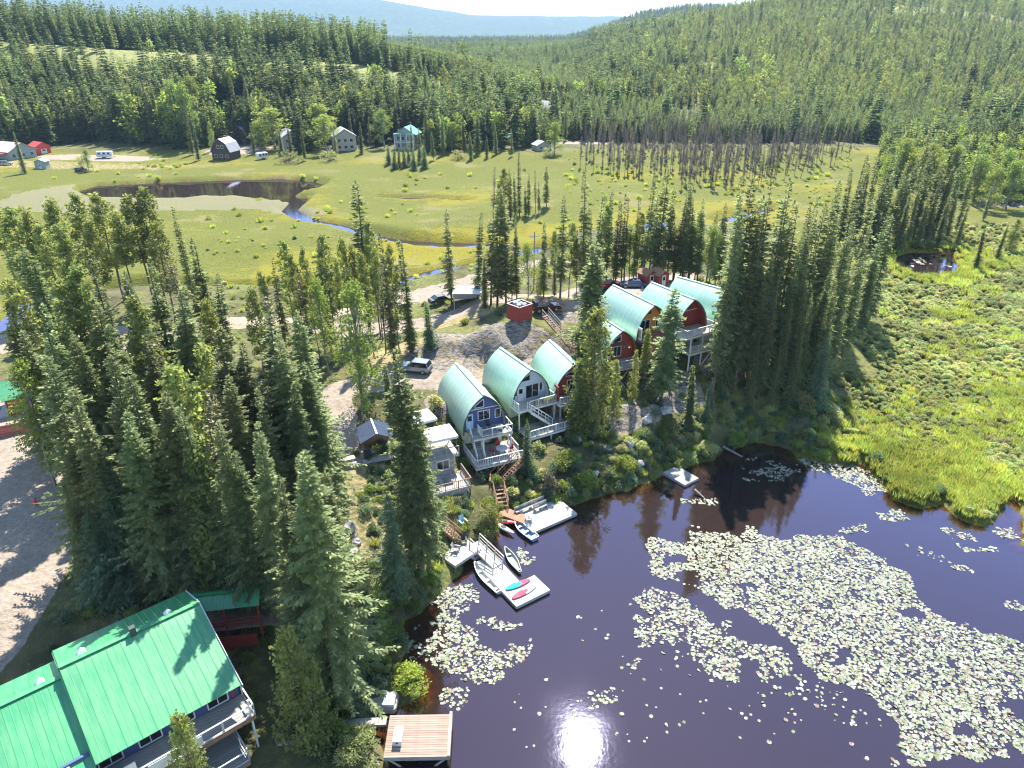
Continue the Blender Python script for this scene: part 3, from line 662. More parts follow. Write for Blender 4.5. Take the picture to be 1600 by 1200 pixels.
grove('on the ridge behind the arched cabins', 'trees on the ridge behind the cabins', [
    (918, 262, 24, T, 1.1), (935, 300, 19, T), (950, 320, 18, P_), (970, 310, 18, T), (985, 305, 19, D_), (1018, 262, 22, T), (1040, 258, 23, T, 1.2), (1002, 330, 16, P_), (1055, 310, 18, T), (1068, 285, 20, T), (1082, 286, 20, T, 1.2), (1105, 308, 18, T), (1098, 330, 16, P_), (1030, 340, 15, S, .7), (1085, 345, 13, B_), (1120, 350, 14, B_), (1140, 318, 18, T), (940, 350, 14, S, .7), (965, 345, 15, D_), (1010, 350, 14, T), (915, 330, 17, T), (1060, 350, 13, B_, .9), (990, 350, 14, B_, .8), (1110, 380, 10, B_, .9), (928, 320, 17, T, 1.3), (955, 300, 18, T, 1.2), (978, 335, 15, T, 1.4), (1025, 300, 18, T, 1.3), (1048, 290, 19, T, 1.3), (1075, 320, 16, T, 1.3), (1092, 300, 18, T, 1.3), (1118, 325, 16, T, 1.3), (1130, 345, 14, S, .8), (1000, 305, 18, T, 1.2)], 122)
grove('on the slope before the cabins', 'trees in front of the cabins', [
    (926, 372, 19, T, 1.7), (936, 486, 17, K_, .95), (912, 560, 11, K_, .8), (1050, 455, 16, T, 1.8), (1018, 515, 9, P_, .9), (1088, 572, 9.5, T, 1.8), (1110, 600, 6, Y_, .7), (822, 662, 7.5, Y_, .72), (965, 560, 9, K_, .6), (995, 545, 8, K_, .6), (1010, 530, 8, P_)])
grove('in the grove right of the cabins', 'trees right of the cabins', [
    (1150, 340, 26, T, .95), (1165, 310, 27, T, .9), (1185, 283, 28, T, .9), (1172, 280, 27, T, .8), (1200, 330, 25, T, .8), (1215, 290, 27, T, .85), (1238, 285, 27, T, .85), (1226, 350, 23, T, .8), (1255, 350, 22, T, .8), (1245, 390, 20, S, .7), (1275, 325, 24, S, .7), (1262, 420, 18, S, .7), (1290, 350, 23, T, .8), (1300, 305, 25, T, .85), (1314, 330, 24, S, .7), (1325, 345, 23, S, .7), (1158, 370, 22, S, .6), (1178, 345, 24, S, .55), (1205, 300, 26, T, 1.0), (1228, 310, 25, T, 1.0), (1250, 318, 24, T, 1.0), (1268, 300, 25, T, 1.0), (1286, 322, 23, T, 1.0), (1208, 390, 20, S, .65), (1188, 375, 21, S, .65), (1272, 380, 20, S, .7), (1300, 370, 20, S, .7)])
grove('in the dense stand at the marsh edge', 'trees of the dense stand at the marsh edge', [
    (1320, 284, 25, T, .9), (1340, 300, 24, T, .95), (1355, 338, 22, S, .7), (1366, 318, 23, T, .95), (1384, 325, 22, T, .95), (1395, 338, 20, T, 1.0), (1330, 390, 19, S, .75), (1375, 380, 18, S, .75), (1350, 400, 17, S, .7), (1290, 420, 18, S, .75), (1310, 440, 17, S, .7), (1275, 460, 15, S, .7), (1215, 440, 18, S, .7), (1195, 430, 18, T), (1180, 400, 20, T), (1235, 470, 15, S, .7), (1190, 520, 11, S, .7), (1220, 540, 10, S, .7), (1255, 520, 12, S, .7), (1300, 520, 12, Y_, .8)])
grove('in the far stand beyond the small dark pond', 'spruces beyond the small dark pond', [
    (1335, 262, 20, T), (1348, 240, 22, T, 1.2), (1362, 255, 20, T), (1376, 246, 21, T), (1390, 258, 20, T), (1404, 238, 22, T, 1.2), (1418, 252, 20, T), (1432, 243, 21, T), (1446, 258, 19, T), (1460, 236, 22, T), (1474, 250, 20, T, 1.2), (1488, 260, 19, T), (1502, 262, 18, T), (1520, 270, 17, T), (1410, 275, 17, T, 1.3), (1440, 285, 16, S, .7), (1380, 285, 17, T, 1.3), (1500, 290, 15, S, .7), (1470, 280, 17, T), (1342, 275, 18, T, 1.3), (1355, 270, 18, T, 1.3), (1397, 272, 18, T, 1.3), (1425, 268, 18, T, 1.3), (1453, 270, 18, T, 1.3), (1481, 272, 17, T, 1.3), (1368, 300, 15, S, .8), (1398, 305, 14, S, .8), (1425, 300, 15, S, .8), (1455, 300, 15, S, .8), (1485, 305, 14, S, .8), (1515, 305, 13, S, .8)])
grove('at the far end of the marsh', 'trees at the far end of the marsh', [
    (1420, 215, 16, B_, 1.7), (1460, 222, 16, B_, 1.7), (1500, 226, 15, B_, 1.7), (1540, 240, 15, B_, 1.7), (1580, 232, 16, B_, 1.7), (1560, 262, 13, B_, 1.7), (1595, 250, 15, B_, 1.7), (1460, 195, 24, T), (1545, 350, 11, S, .8), (1575, 345, 10, S, .8), (1555, 280, 12, T), (1592, 340, 9, K_)])
grove('beside the houses across the meadow', 'trees beside the houses across the meadow', [
    (420, 166, 19, B_, 2.1), (400, 188, 13, B_, 1.9), (497, 160, 20, B_, 2.0), (505, 178, 17, B_, 2.0), (596, 168, 18, B_, 1.5), (545, 176, 14, T), (575, 182, 14, S, .7), (665, 165, 20, S, .8), (690, 175, 18, S, .8), (705, 190, 13, B_, 1.7), (725, 180, 17, S, .8), (745, 175, 18, S, .8), (760, 210, 10, S, 1.0), (775, 190, 14, S, .8), (868, 190, 14, B_, 1.7), (800, 200, 12, S, .8), (885, 160, 18, S, .7), (215, 130, 27, S, .7), (240, 135, 24, P_), (255, 150, 22, P_), (270, 155, 20, P_), (290, 180, 17, S, .8), (20, 205, 16, S, .9), (130, 232, 9, B_, 1.6), (470, 195, 15, S, .7), (520, 195, 14, S, .7), (640, 190, 14, S, .7), (450, 196, 14, S, .9), (435, 200, 12, S, .9), (560, 190, 14, S, .9), (300, 195, 15, S, .9), (390, 190, 14, S, .9), (655, 200, 14, S, .9), (675, 205, 12, S, .9), (735, 205, 12, S, .9), (360, 222, 6, B_, .8), (985, 140, 17, B_, .9), (325, 190, 13, B_, .6)])
# young spruce row in front of the green-roofed house
grove('in the row before the turquoise-roofed house', 'young spruces before the turquoise-roofed house', [(606 + 8 * k, 226 + (k % 3) * 2, 8 + (k % 2), 'young', .95) for k in range(8)])
# dead, flooded stand in the wetland
_dr = random.Random(21); rows = []
DEADW = []
for k in range(820):
    px = _dr.uniform(905, 1335); py = _dr.uniform(205, 308)
    if py > 303 - abs(px - 1120) * .16 + _dr.uniform(-14, 6): continue
    if _dr.random() < max(0, (abs(px - 1115) - 130) / 110): continue
    b = gp(px, py, .6); DEADW.append((b.y, b.x))
DEADW.sort()
near_dead = DEADW[:40]; far_dead = DEADW[40:]
near_dead.sort(key=lambda q: q[1] / q[0])
for k, (y, x) in enumerate(near_dead):
    if k % 2: plant('dead', Vector((x, y, float(ground(x, y)[0]))), _dr.uniform(9, 13), f'dead grey tree on near side of the flooded stand, {ORD[k // 2 % 20]} from left', 'dead trees on the near side of the flooded stand', _dr.uniform(.8, 1.0), .03)
    else: far_dead.append((y, x))

# ------------------------------------------------------------------ masses nobody could count: far forest, flooded dead stand, marsh shrubs, sedge, lily pads
def scatter(name, pts, scales, rots, picks, meshes, label, cat, tilt=0.0):
    """ONE object: a cloud of points, each carrying one of the given meshes"""
    n = len(pts); me = bpy.data.meshes.new(name); me.vertices.add(n); me.vertices.foreach_set('co', np.asarray(pts, np.float32).ravel())
    for nm, arr, ty in (('sc', scales, 'FLOAT'), ('rz', rots, 'FLOAT'), ('pk', picks, 'INT')):
        a = me.attributes.new(nm, ty, 'POINT'); a.data.foreach_set('value', np.asarray(arr, np.float32 if ty == 'FLOAT' else np.int32))
    rng = np.random.default_rng(3); a = me.attributes.new('tl', 'FLOAT', 'POINT'); a.data.foreach_set('value', rng.normal(0, tilt if tilt else 1e-4, n).astype(np.float32))
    o = link(name, me)
    g = bpy.data.node_groups.new(name, 'GeometryNodeTree'); N, L = g.nodes, g.links
    g.interface.new_socket('Geometry', in_out='INPUT', socket_type='NodeSocketGeometry'); g.interface.new_socket('Geometry', in_out='OUTPUT', socket_type='NodeSocketGeometry')
    gi, go = N.new('NodeGroupInput'), N.new('NodeGroupOutput')
    ip = N.new('GeometryNodeInstanceOnPoints'); jn = N.new('GeometryNodeJoinGeometry')
    for m_ in reversed(meshes):
        src = bpy.data.objects.new(name + '_source', m_)
        oi = N.new('GeometryNodeObjectInfo'); oi.inputs[0].default_value = src; oi.inputs['As Instance'].default_value = True
        L.new(oi.outputs['Geometry'], jn.inputs[0])
    def na(nm, ty):
        q = N.new('GeometryNodeInputNamedAttribute'); q.data_type = ty; q.inputs[0].default_value = nm; return q.outputs[0]
    cx = N.new('ShaderNodeCombineXYZ'); L.new(na('rz', 'FLOAT'), cx.inputs[2]); L.new(na('tl', 'FLOAT'), cx.inputs[0])
    L.new(gi.outputs[0], ip.inputs['Points']); L.new(jn.outputs[0], ip.inputs['Instance']); ip.inputs['Pick Instance'].default_value = True
    L.new(na('pk', 'INT'), ip.inputs['Instance Index']); L.new(cx.outputs[0], ip.inputs['Rotation']); L.new(na('sc', 'FLOAT'), ip.inputs['Scale'])
    L.new(ip.outputs[0], go.inputs[0])
    md = o.modifiers.new('scatter', 'NODES'); md.node_group = g
    return tag(o, label, cat, kind='stuff')

FARM = []
for k, (r, pw, n_) in enumerate([(2.3, .8, 1), (1.8, .7, 1), (2.9, .9, 1)]):
    v, f = spruce_crown(200 + k, 14, r, .05, .80, .80, .35, pw, .92, .3, .05); FARM.append(np_mesh('far_conifer', v, f, M_FAR))
for k in range(2):
    rng = np.random.default_rng(220 + k); cl = []
    for q in range(26):
        u = rng.uniform(0, 1); a = rng.uniform(0, 6.28); rr = 1.7 * (1 - u ** 2) ** .6 * rng.uniform(.2, 1); cl.append((math.cos(a) * rr, math.sin(a) * rr, 4 + 10 * u, rng.uniform(.7, 1.0)))
    v, f = clump_crown(230 + k, cl, .62, 16, .85); FARM.append(np_mesh('far_pine', v, f, M_PINE))
rng = np.random.default_rng(240); cl = []
for q in range(22):
    u = rng.uniform(0, 1); a = rng.uniform(0, 6.28); rr = 3.0 * (math.sin(math.pi * (.15 + .8 * u)) ** .7) * rng.uniform(.2, 1); cl.append((math.cos(a) * rr, math.sin(a) * rr, 2 + 11 * u, rng.uniform(1.0, 1.6)))
v, f = clump_crown(241, cl, .75, 12, .85); FARM.append(np_mesh('far_broadleaf', v, f, M_LEAF))

frng = np.random.default_rng(77)
CLEAR = [(345, 236, 30), (375, 212, 14), (460, 225, 16), (540, 228, 22), (633, 228, 22), (60, 250, 55), (170, 245, 40), (868, 180, 18), (342, 172, 12), (405, 246, 24), (900, 226, 22), (850, 232, 18), (803, 222, 10), (1085, 182, 28), (1180, 229, 20), (575, 240, 16), (1060, 190, 22), (300, 250, 20)]
CLW = [(gp(x, y, 3.0), r) for x, y, r in CLEAR]
def far_points():
    out = []
    # bands of growing spacing
    for y0, y1, step in ((236, 334, 4.0), (334, 430, 3.6), (430, 640, 4.8), (640, 900, 5.2), (900, 1300, 6.0), (1300, 1800, 8), (2200, 3300, 15)):
        Yg = np.arange(y0, y1, step); 
        for yy in Yg:
            half = yy * .80 + 20
            xs = np.arange(-half, half, step); n = len(xs)
            x = xs + frng.uniform(-.5, .5, n) * step; y = yy + frng.uniform(-.5, .5, n) * step
            out.append(np.stack([x, y, np.full(n, step)], 1))
    return np.concatenate(out)
FP = far_points()
x, y, st = FP.T
an = x / y
keep = np.ones(len(x), bool)
fe = 342 + 9 * np.sin(an * 13 + 1) + 14 * (fbm(x, y, 60, 51) - .5) + 14 * sstep(.05, .3, an)
fe = np.where(an > .47, 250 - 260 * (an - .55) + 30 * (fbm(x, y, 30, 52) - .5), fe); keep &= y > fe
clr = (sstep(.52, .60, fbm(x, y * .6, 55, 31)) * sstep(420, 440, y) * (1 - sstep(500, 530, y)) * (1 - sstep(-.05, .06, an)))
clr = np.maximum(clr, .62 * sstep(430, 440, y) * (1 - sstep(490, 505, y)) * (1 - sstep(-.2, -.1, an)))
clr = np.maximum(clr, .9 * sstep(.40, .5, fbm(x, y, 40, 32)) * sstep(452, 460, y) * (1 - sstep(498, 508, y)) * (1 - sstep(-.22, -.14, an)))
keep &= frng.random(len(x)) > clr * .96
keep &= ~((fbm(x, y, 120, 41) > .66) & (y > 600) & (frng.random(len(x)) < .6))
for c, r in CLW:
    r = r * .62; e = ((x - c.x) / r) ** 2 + ((y - c.y + 8) / (r * 1.9)) ** 2
    keep &= e > 1
# keep clear of the flooded stand and of the trees placed one by one
keep &= ~((an > .08) & (an < .5) & (y < 372))
keep &= frng.random(len(x)) > .06
x, y, st, an = x[keep], y[keep], st[keep], an[keep]
near_clump = fbm(x, y, 45, 61)
z = ground(x, y, False)
young = sstep(.10, .26, an) * sstep(430, 520, y)
hgt = np.where(frng.random(len(x)) < young, frng.uniform(8, 13, len(x)), frng.uniform(13, 24, len(x)))
tall = (near_clump > .56); hgt = np.where(tall & (young < .5), hgt * 1.25, hgt)
brow = (y > 440) & (y < 620) & (an < -.1); hgt = np.where(brow, frng.uniform(15, 29, len(x)), hgt)
hgt = np.where((an > -.16) & (an < .1) & (y > 440), np.minimum(hgt, 17), hgt)
hgt = np.where((an > .03) & (y < 520) & (y > 340), frng.uniform(7, 14, len(x)), hgt)
emerg = frng.random(len(x)) < .012; hgt = np.where(emerg, 26, hgt)
hgt = np.where(y > 2000, frng.uniform(14, 24, len(x)), hgt)
pk = frng.choice([0, 1, 1, 2, 0, 1], len(x)); pn = frng.random(len(x))
pk = np.where(pn < .05 + .40 * young, frng.choice([3, 4], len(x)), pk)
pk = np.where((fbm(x, y, 38, 71) > .68) & (y < 700) & (frng.random(len(x)) < .2), 5, pk)
pk = np.where((y < 340), frng.choice([5, 5, 4, 3, 0, 1, 1, 2], len(x)), pk); hgt = np.where(y < 340, frng.uniform(6, 15, len(x)), hgt); hgt = np.where((y < 340) & (pk < 3) & (frng.random(len(x)) < .4), frng.uniform(14, 19, len(x)), hgt)
pk = np.where(brow, 1, pk); pk = np.where(y > 2000, 2, pk)
# the largest of them in the picture stand as trees of their own
order = np.argsort(-(hgt / y))
front = [i for i in order if y[i] < 425 and abs(an[i]) < .74][:36]
front.sort(key=lambda i: an[i])
for k, i in enumerate(front):
    kd = 'broad' if pk[i] == 5 else ('pine' if pk[i] in (3, 4) else ('slim' if k % 2 else 'spruce'))
    if kd == 'spruce': wd_ = .75
    else: wd_ = 1.15
    side = 'left half' if k < 18 else 'right half'
    plant(kd, (x[i], y[i], z[i]), hgt[i], f'{LOOK[kd]} at far forest front, {ORD[k % 18]} in its {side}', 'trees at the front of the far forest', wd_)
mk = np.ones(len(x), bool); mk[front] = False
x, y, z, hgt, pk = x[mk], y[mk], z[mk], hgt[mk], pk[mk]
sc = np.where(y > 2000, hgt / 14 * 1.15, hgt / 14)
scatter('far_forest', np.stack([x, y, z - .3], 1), sc, frng.uniform(0, 6.28, len(x)), pk, FARM, 'dark conifer forest covering the hills behind the wetland', 'forest')
NFAR = len(x)
# dead flooded stand
dd = np.array([(q[1], q[0]) for q in far_dead])
dz = ground(dd[:, 0], dd[:, 1], False)
def dead_mesh(k):
    cr, tr = PROTO['dead'][k]
    n1 = len(tr.vertices); v1 = np.empty(n1 * 3, np.float32); tr.vertices.foreach_get('co', v1)
    m = bpy.data.meshes.new('dead_stem'); import bmesh
    bm = bmesh.new(); bm.from_mesh(tr); bm.from_mesh(cr); bm.to_mesh(m); bm.free()
    m.materials.append(M_DARKBARK); return m
scatter('flooded_dead_stand', np.stack([dd[:, 0], dd[:, 1], dz], 1), frng.uniform(.5, .82, len(dd)), frng.uniform(0, 6.28, len(dd)), frng.integers(0, 3, len(dd)), [dead_mesh(k) for k in range(3)], 'bare grey dead trees crowding the flooded part of the wetland', 'dead forest', .04)

# marsh shrubs and sedge
SHR = []
for k in range(4):
    rng = np.random.default_rng(300 + k); cl = []
    for q in range(9 + k * 2):
        a = rng.uniform(0, 6.28); rr = rng.uniform(0, .75); cl.append((math.cos(a) * rr, math.sin(a) * rr, .25 + .75 * rng.uniform(0, 1) * (1 - rr * .6), rng.uniform(.28, .45)))
    v, f = clump_crown(310 + k, cl, .17, 300, .9); SHR.append(np_mesh('shrub', v, f, M_WILLOW))
for k in range(2):
    rng = np.random.default_rng(330 + k); n = 150
    a = rng.uniform(0, 6.28, n); rr = rng.uniform(0, .5, n) ** .8
    p = np.stack([np.cos(a) * rr, np.sin(a) * rr, 0 * a], 1); ln = rng.uniform(.5, 1.0, n); b = rng.uniform(0, 6.28, n); t = rng.uniform(.05, .5, n)
    d = np.stack([np.cos(b) * t, np.sin(b) * t, np.ones(n)], 1) * ln[:, None]; w = np.stack([-np.sin(b), np.cos(b), 0 * b], 1) * .035
    v, f = diamonds(p, d, w); SHR.append(np_mesh('sedge', v, f, M_SEDGE))
for k, mt in enumerate((M_LEAF, M_BLUE)):
    rng = np.random.default_rng(350 + k); cl = []
    for q in range(11): a = rng.uniform(0, 6.28); rr = rng.uniform(0, .8); cl.append((math.cos(a) * rr, math.sin(a) * rr, .2 + .8 * rng.uniform(0, 1) * (1 - rr * .6), rng.uniform(.26, .42)))
    v, f = clump_crown(355 + k, cl, .16, 300, .95); SHR.append(np_mesh('dark_shrub', v, f, mt))
def shrub_field():
    P = []
    step = .66
    # right-hand marsh, from the lake edge to the far pond
    for yy in np.arange(48, 205, step):
        s = step * (1 + (yy - 48) / 90); xs = np.arange(20, 20 + yy * 1.0 + 20, s)
        P.append(np.stack([xs + frng.uniform(-.5, .5, len(xs)) * s, np.full(len(xs), yy) + frng.uniform(-.5, .5, len(xs)) * s], 1))
    P = np.concatenate(P); g = ground(P[:, 0], P[:, 1], False); d = water_dist(P)
    k = (g > .05) & (g < 1.6) & (d > .25) & (P[:, 0] > .43 * P[:, 1] + 2)
    k &= frng.random(len(P)) < np.clip(1.25 - (P[:, 1] - 48) / 170, .35, 1)
    P, g, d = P[k], g[k], d[k]
    sed = (fbm(P[:, 0], P[:, 1], 11, 81) + .30 * (1 - sstep(2, 9, d)) - .16 * sstep(75, 120, P[:, 1])) + frng.normal(0, .09, len(P)) > .54
    pick = np.where(sed, frng.integers(4, 6, len(P)), frng.integers(0, 4, len(P)))
    s = np.where(sed, frng.uniform(.8, 1.35, len(P)), (.38 + .62 * fbm(P[:, 0], P[:, 1], 7, 83)) * frng.uniform(.55, 1.15, len(P)))
    s *= np.where(P[:, 1] > 110, 1.35, 1.0)
    return P, g, s, pick
P, g, s, pick = shrub_field()
NSH = len(P)
scatter('marsh_shrubs', np.stack([P[:, 0], P[:, 1], g - .08], 1), s, frng.uniform(0, 6.28, len(P)), pick, SHR, 'low pale willow scrub and bright sedge filling the marsh beside the lake', 'marsh scrub')
# meadow tussocks and low scrub across the wetland and under the trees
def tuss():
    P = []
    for yy, s in [(a, 1.5 + (a - 40) / 75) for a in np.arange(40, 350, 1.6)]:
        half = yy * .82 + 14; xs = np.arange(-half, half, s); P.append(np.stack([xs + frng.uniform(-.5, .5, len(xs)) * s, yy + frng.uniform(-.8, .8, len(xs))], 1))
    P = np.concatenate(P); g = ground(P[:, 0], P[:, 1], False); d = water_dist(P)
    gr = mx(*[np.zeros(len(P))])
    wetland = (g < 1.2) & (P[:, 1] > 125) & (P[:, 0] < P[:, 1] * .55)
    bankp = (g >= .1) & (g < 7) & (P[:, 1] < 112) & (d > .3) & (P[:, 0] > -40) & (P[:, 0] < 52)
    dens = np.where(wetland, .02 + .25 * (fbm(P[:, 0], P[:, 1], 18, 91) > .66), np.where(bankp, .35 + .5 * (1 - sstep(2, 10, d)), 0))
    dens = np.where((P[:, 0] > .07 * P[:, 1]) & (P[:, 0] < .46 * P[:, 1]) & (P[:, 1] > 232) & (g < 3.2), np.maximum(dens, .18), dens)
    ridge = (P[:, 1] > 108) & (P[:, 1] < 190) & (g > 1.2) & (g < 11) & (np.abs(P[:, 0]) < P[:, 1] * .5)
    dens = np.where(ridge, np.maximum(dens, .30), dens)
    offroad = np.ones(len(P))
    for line, z_, w in (([(60, 640), (150, 560), (300, 520), (430, 500), (560, 480), (700, 452), (800, 436), (900, 420), (1040, 400), (1150, 385)], 3.4, 3.4), ([(480, 490), (560, 500), (640, 500), (720, 490), (770, 475), (850, 490), (930, 472), (1000, 458), (1080, 446)], 7, 4.5), ([(640, 462), (760, 455)], 3.6, 8), ([(900, 465), (1040, 452)], 12, 7)):
        offroad = np.minimum(offroad, sstep(w, w + 1, seg_dist(P, W(line, z_), False)))
    for line, z_, w in (([(-40, 640), (20, 720), (45, 800), (20, 900), (-60, 1000)], 3.8, 6), ([(500, 690), (520, 650), (510, 615), (560, 600), (640, 592), (700, 588), (760, 585)], 7.4, 3)):
        offroad = np.minimum(offroad, sstep(w, w + 1, seg_dist(P, W(line, z_), False)))
    k = (frng.random(len(P)) < dens * offroad) & (d > .2)
    P, g, wl_ = P[k], g[k], wetland[k]
    pick = np.where(frng.random(len(P)) < np.where(wl_, .97, .5), frng.integers(4, 6, len(P)), frng.integers(0, 4, len(P)))
    bank_dark = ~wl_ & (P[:, 1] < 112) & (frng.random(len(P)) < .72); pick = np.where((P[:, 1] >= 112) & (frng.random(len(P)) < .8), frng.integers(4, 6, len(P)), pick); pick = np.where(bank_dark, frng.integers(6, 8, len(P)), pick)
    s = np.where(wl_, frng.uniform(.6, 1.3, len(P)) * (1 + P[:, 1] / 500), frng.uniform(.45, 1.1, len(P)))
    return P, g, s, pick
P, g, s, pick = tuss()
def bank_cover():
    yy = np.arange(44, 112, .8); Q = []
    for v_ in yy: xs = np.arange(-16, 54, .8); Q.append(np.stack([xs + frng.uniform(-.4, .4, len(xs)), np.full(len(xs), v_) + frng.uniform(-.4, .4, len(xs))], 1))
    Q = np.concatenate(Q); gq = ground(Q[:, 0], Q[:, 1], False); dq = water_dist(Q)
    kk = (dq > .05) & (dq < 17) & (gq < 8.5) & (Q[:, 0] < .46 * Q[:, 1] + 4) & (rockmask(Q[:, 0], Q[:, 1]) < .4)
    for line_, z_, w_ in (([(800, 700), (752, 752)], 3.5, 1.7), ([(752, 752), (786, 794)], 2.2, 2.0), ([(783, 797), (822, 812)], .8, 1.3), ([(694, 824), (722, 846)], 2.2, 1.6), ([(712, 880), (750, 850)], 1.2, 2.4), ([(778, 815), (800, 830)], .4, 1.8)):
        kk &= seg_dist(Q, W(line_, z_), False) > w_
    kk &= frng.random(len(Q)) < (.16 + .5 * (1 - sstep(.6, 3.2, dq)) + .45 * (fbm(Q[:, 0], Q[:, 1], 5, 34) > .54))
    return Q[kk], gq[kk], frng.uniform(.35, 1.0, kk.sum()), frng.choice([6, 6, 7, 7, 4, 0, 2], kk.sum())
Q, gq, sq, pq = bank_cover()
P, g, s, pick = np.concatenate([P, Q]), np.concatenate([g, gq]), np.concatenate([s, sq]), np.concatenate([pick, pq])
scatter('undergrowth', np.stack([P[:, 0], P[:, 1], g - .08], 1), s, frng.uniform(0, 6.28, len(P)), pick, SHR, 'grass tussocks and low scrub on the banks and across the wetland', 'undergrowth')

# lily pads
M_PAD, _nt, _b = new_mat('lily_pad'); _b.inputs['Roughness'].default_value = .5; _b.inputs['Specular IOR Level'].default_value = .3
_oi = _nt.nodes.new('ShaderNodeObjectInfo'); _rp = _nt.nodes.new('ShaderNodeValToRGB'); _e = _rp.color_ramp.elements
for _k, (_p, _cl) in enumerate(((0, (.275, .285, .245)), (.25, (.23, .245, .185)), (.55, (.175, .195, .12)), (.82, (.125, .155, .07)), (.94, (.17, .11, .085)))):
    if _k > 1: _e.new(_p)
    _e[_k].position = _p; _e[_k].color = rgba(_cl)
_nt.links.new(_oi.outputs['Random'], _rp.inputs[0]); _nt.links.new(_rp.outputs[0], _b.inputs['Base Color'])
def pad_mesh(k):
    rng = np.random.default_rng(400 + k); n = 9; a = np.linspace(.25, 6.03, n)
    r = 1 + rng.normal(0, .05, n); V = [(0, 0, .012)] + [(math.cos(t) * q, math.sin(t) * q * .9, .012 + rng.uniform(-.05, .16)) for t, q in zip(a, r)]
    return np_mesh('lily_pad', V, [(0, i, i + 1) for i in range(1, n)], M_PAD)
PADS = [pad_mesh(k) for k in range(4)]
PATCH = [  # photo outline of a raft, share of the water covered
    ([(1010, 850), (1090, 835), (1110, 822), (1200, 835), (1290, 838), (1350, 865), (1420, 900), (1450, 950), (1530, 985), (1600, 1005), (1640, 1060), (1640, 1210), (1520, 1200), (1390, 1180), (1395, 1140), (1330, 1090), (1270, 1040), (1245, 1010), (1180, 965), (1110, 925), (1040, 900), (1005, 885)], .84),
    ([(968, 935), (1010, 910), (1050, 925), (1075, 950), (1110, 985), (1190, 1000), (1240, 1030), (1180, 1060), (1120, 1080), (1100, 1050), (1040, 1005), (1005, 1000), (1020, 960)], .58),
    ([(1080, 1030), (1160, 1010), (1290, 1080), (1360, 1140), (1310, 1150), (1230, 1100), (1120, 1085)], .12), ([(965, 1028), (1005, 1022), (1012, 1045), (970, 1042)], .6),
    ([(660, 985), (700, 950), (745, 985), (765, 1010), (800, 1000), (830, 1000), (815, 1040), (785, 1080), (740, 1075), (700, 1060), (665, 1030)], .7), ([(745, 965), (785, 968), (818, 975), (810, 985), (755, 980)], .6), ([(690, 910), (730, 905), (748, 925), (735, 945), (705, 960), (685, 985), (665, 980), (680, 940)], .6),
    ([(665, 1080), (700, 1075), (735, 1090), (730, 1115), (700, 1110), (670, 1100)], .55), ([(625, 985), (660, 955), (700, 940), (690, 980), (640, 1030), (622, 1010)], .4),
    ([(1240, 705), (1330, 722), (1390, 745), (1410, 775), (1370, 770), (1320, 745), (1245, 725)], .62), ([(1200, 722), (1240, 718), (1240, 750), (1170, 752), (1160, 745), (1210, 738)], .5), ([(1470, 825), (1530, 830), (1590, 825), (1600, 840), (1560, 862), (1520, 860), (1480, 842)], .75), ([(1305, 828), (1340, 818), (1365, 830), (1340, 842), (1310, 840)], .6), ([(1485, 890), (1520, 882), (1535, 900), (1505, 912)], .6), ([(1535, 915), (1590, 935), (1585, 955), (1545, 940)], .6), ([(1360, 795), (1400, 790), (1425, 815), (1390, 815)], .5), ([(1420, 850), (1500, 870), (1480, 890), (1430, 870)], .12),
    ([(795, 855), (830, 865), (838, 880), (815, 888), (800, 870)], .5), ([(1060, 770), (1120, 775), (1115, 790), (1065, 785)], .5), ([(1165, 720), (1200, 712), (1180, 730)], .3),
    ([(895, 1085), (940, 1075), (965, 1100), (920, 1110)], .35), ([(820, 1060), (1000, 1060), (1100, 1180), (900, 1195), (780, 1150)], .012), ([(960, 900), (1500, 1180), (1100, 1190), (900, 1000)], .012),
    ([(1405, 400), (1460, 402), (1470, 412), (1420, 418)], .5)]
PX, PS = [], []
for poly, cov in PATCH:
    w = W(poly); lo, hi = w.min(0), w.max(0); far_ = w[:, 1].mean() > 150
    r0 = .5 if far_ else .128
    area = (hi - lo).prod(); n = int(area * cov * 1.5 / (math.pi * r0 * r0))
    q = frng.uniform(lo, hi, (n, 2)); edge = fbm(q[:, 0], q[:, 1], 2.6 if not far_ else 12, 95)
    inn = inside(q + (np.stack([fbm(q[:, 0], q[:, 1], 3, 96), fbm(q[:, 0], q[:, 1], 3, 97)], 1) - .5) * (5 if not far_ else 16), w)
    if cov > .1: inn &= edge > .40 - .1 * cov
    q = q[inn]; q = q[water_dist(q) < (.1 if not far_ else 3)]
    PX.append(q); PS.append(r0 * frng.choice([.55, .8, 1.0, 1.1, 1.35, 1.6], len(q)) * frng.uniform(.85, 1.1, len(q)))
q = np.concatenate(PX); s = np.concatenate(PS)
NPAD = len(q)
scatter('lily_pads', np.stack([q[:, 0], q[:, 1], frng.uniform(.006, .03, len(q))], 1), s, frng.uniform(0, 6.28, len(q)), frng.integers(0, 4, len(q)), PADS, 'pale rafts of floating lily pads on the dark lake', 'lily pads', .2)
print('COUNTS far', NFAR, 'shrubs', NSH, 'pads', NPAD, 'placed', len(PLACED))

# ------------------------------------------------------------------ the air between here and the mountains
hz = MB().box((0, 5300, 323), (26000, 12800, 654)).build('haze', None if False else M_PAD)
hm = bpy.data.materials.new('haze'); hm.use_nodes = True; hn = hm.node_tree.nodes; hn.remove(hn['Principled BSDF'])
pv = hn.new('ShaderNodeVolumePrincipled'); pv.inputs['Color'].default_value = (.50, .72, 1.0, 1); pv.inputs['Density'].default_value = 6.5e-5; pv.inputs['Anisotropy'].default_value = 0
hm.node_tree.links.new(pv.outputs[0], hn['Material Output'].inputs['Volume'])
hz.data.materials[0] = hm; tag(hz, 'thin blue summer haze over the valley', 'haze', kind='stuff')

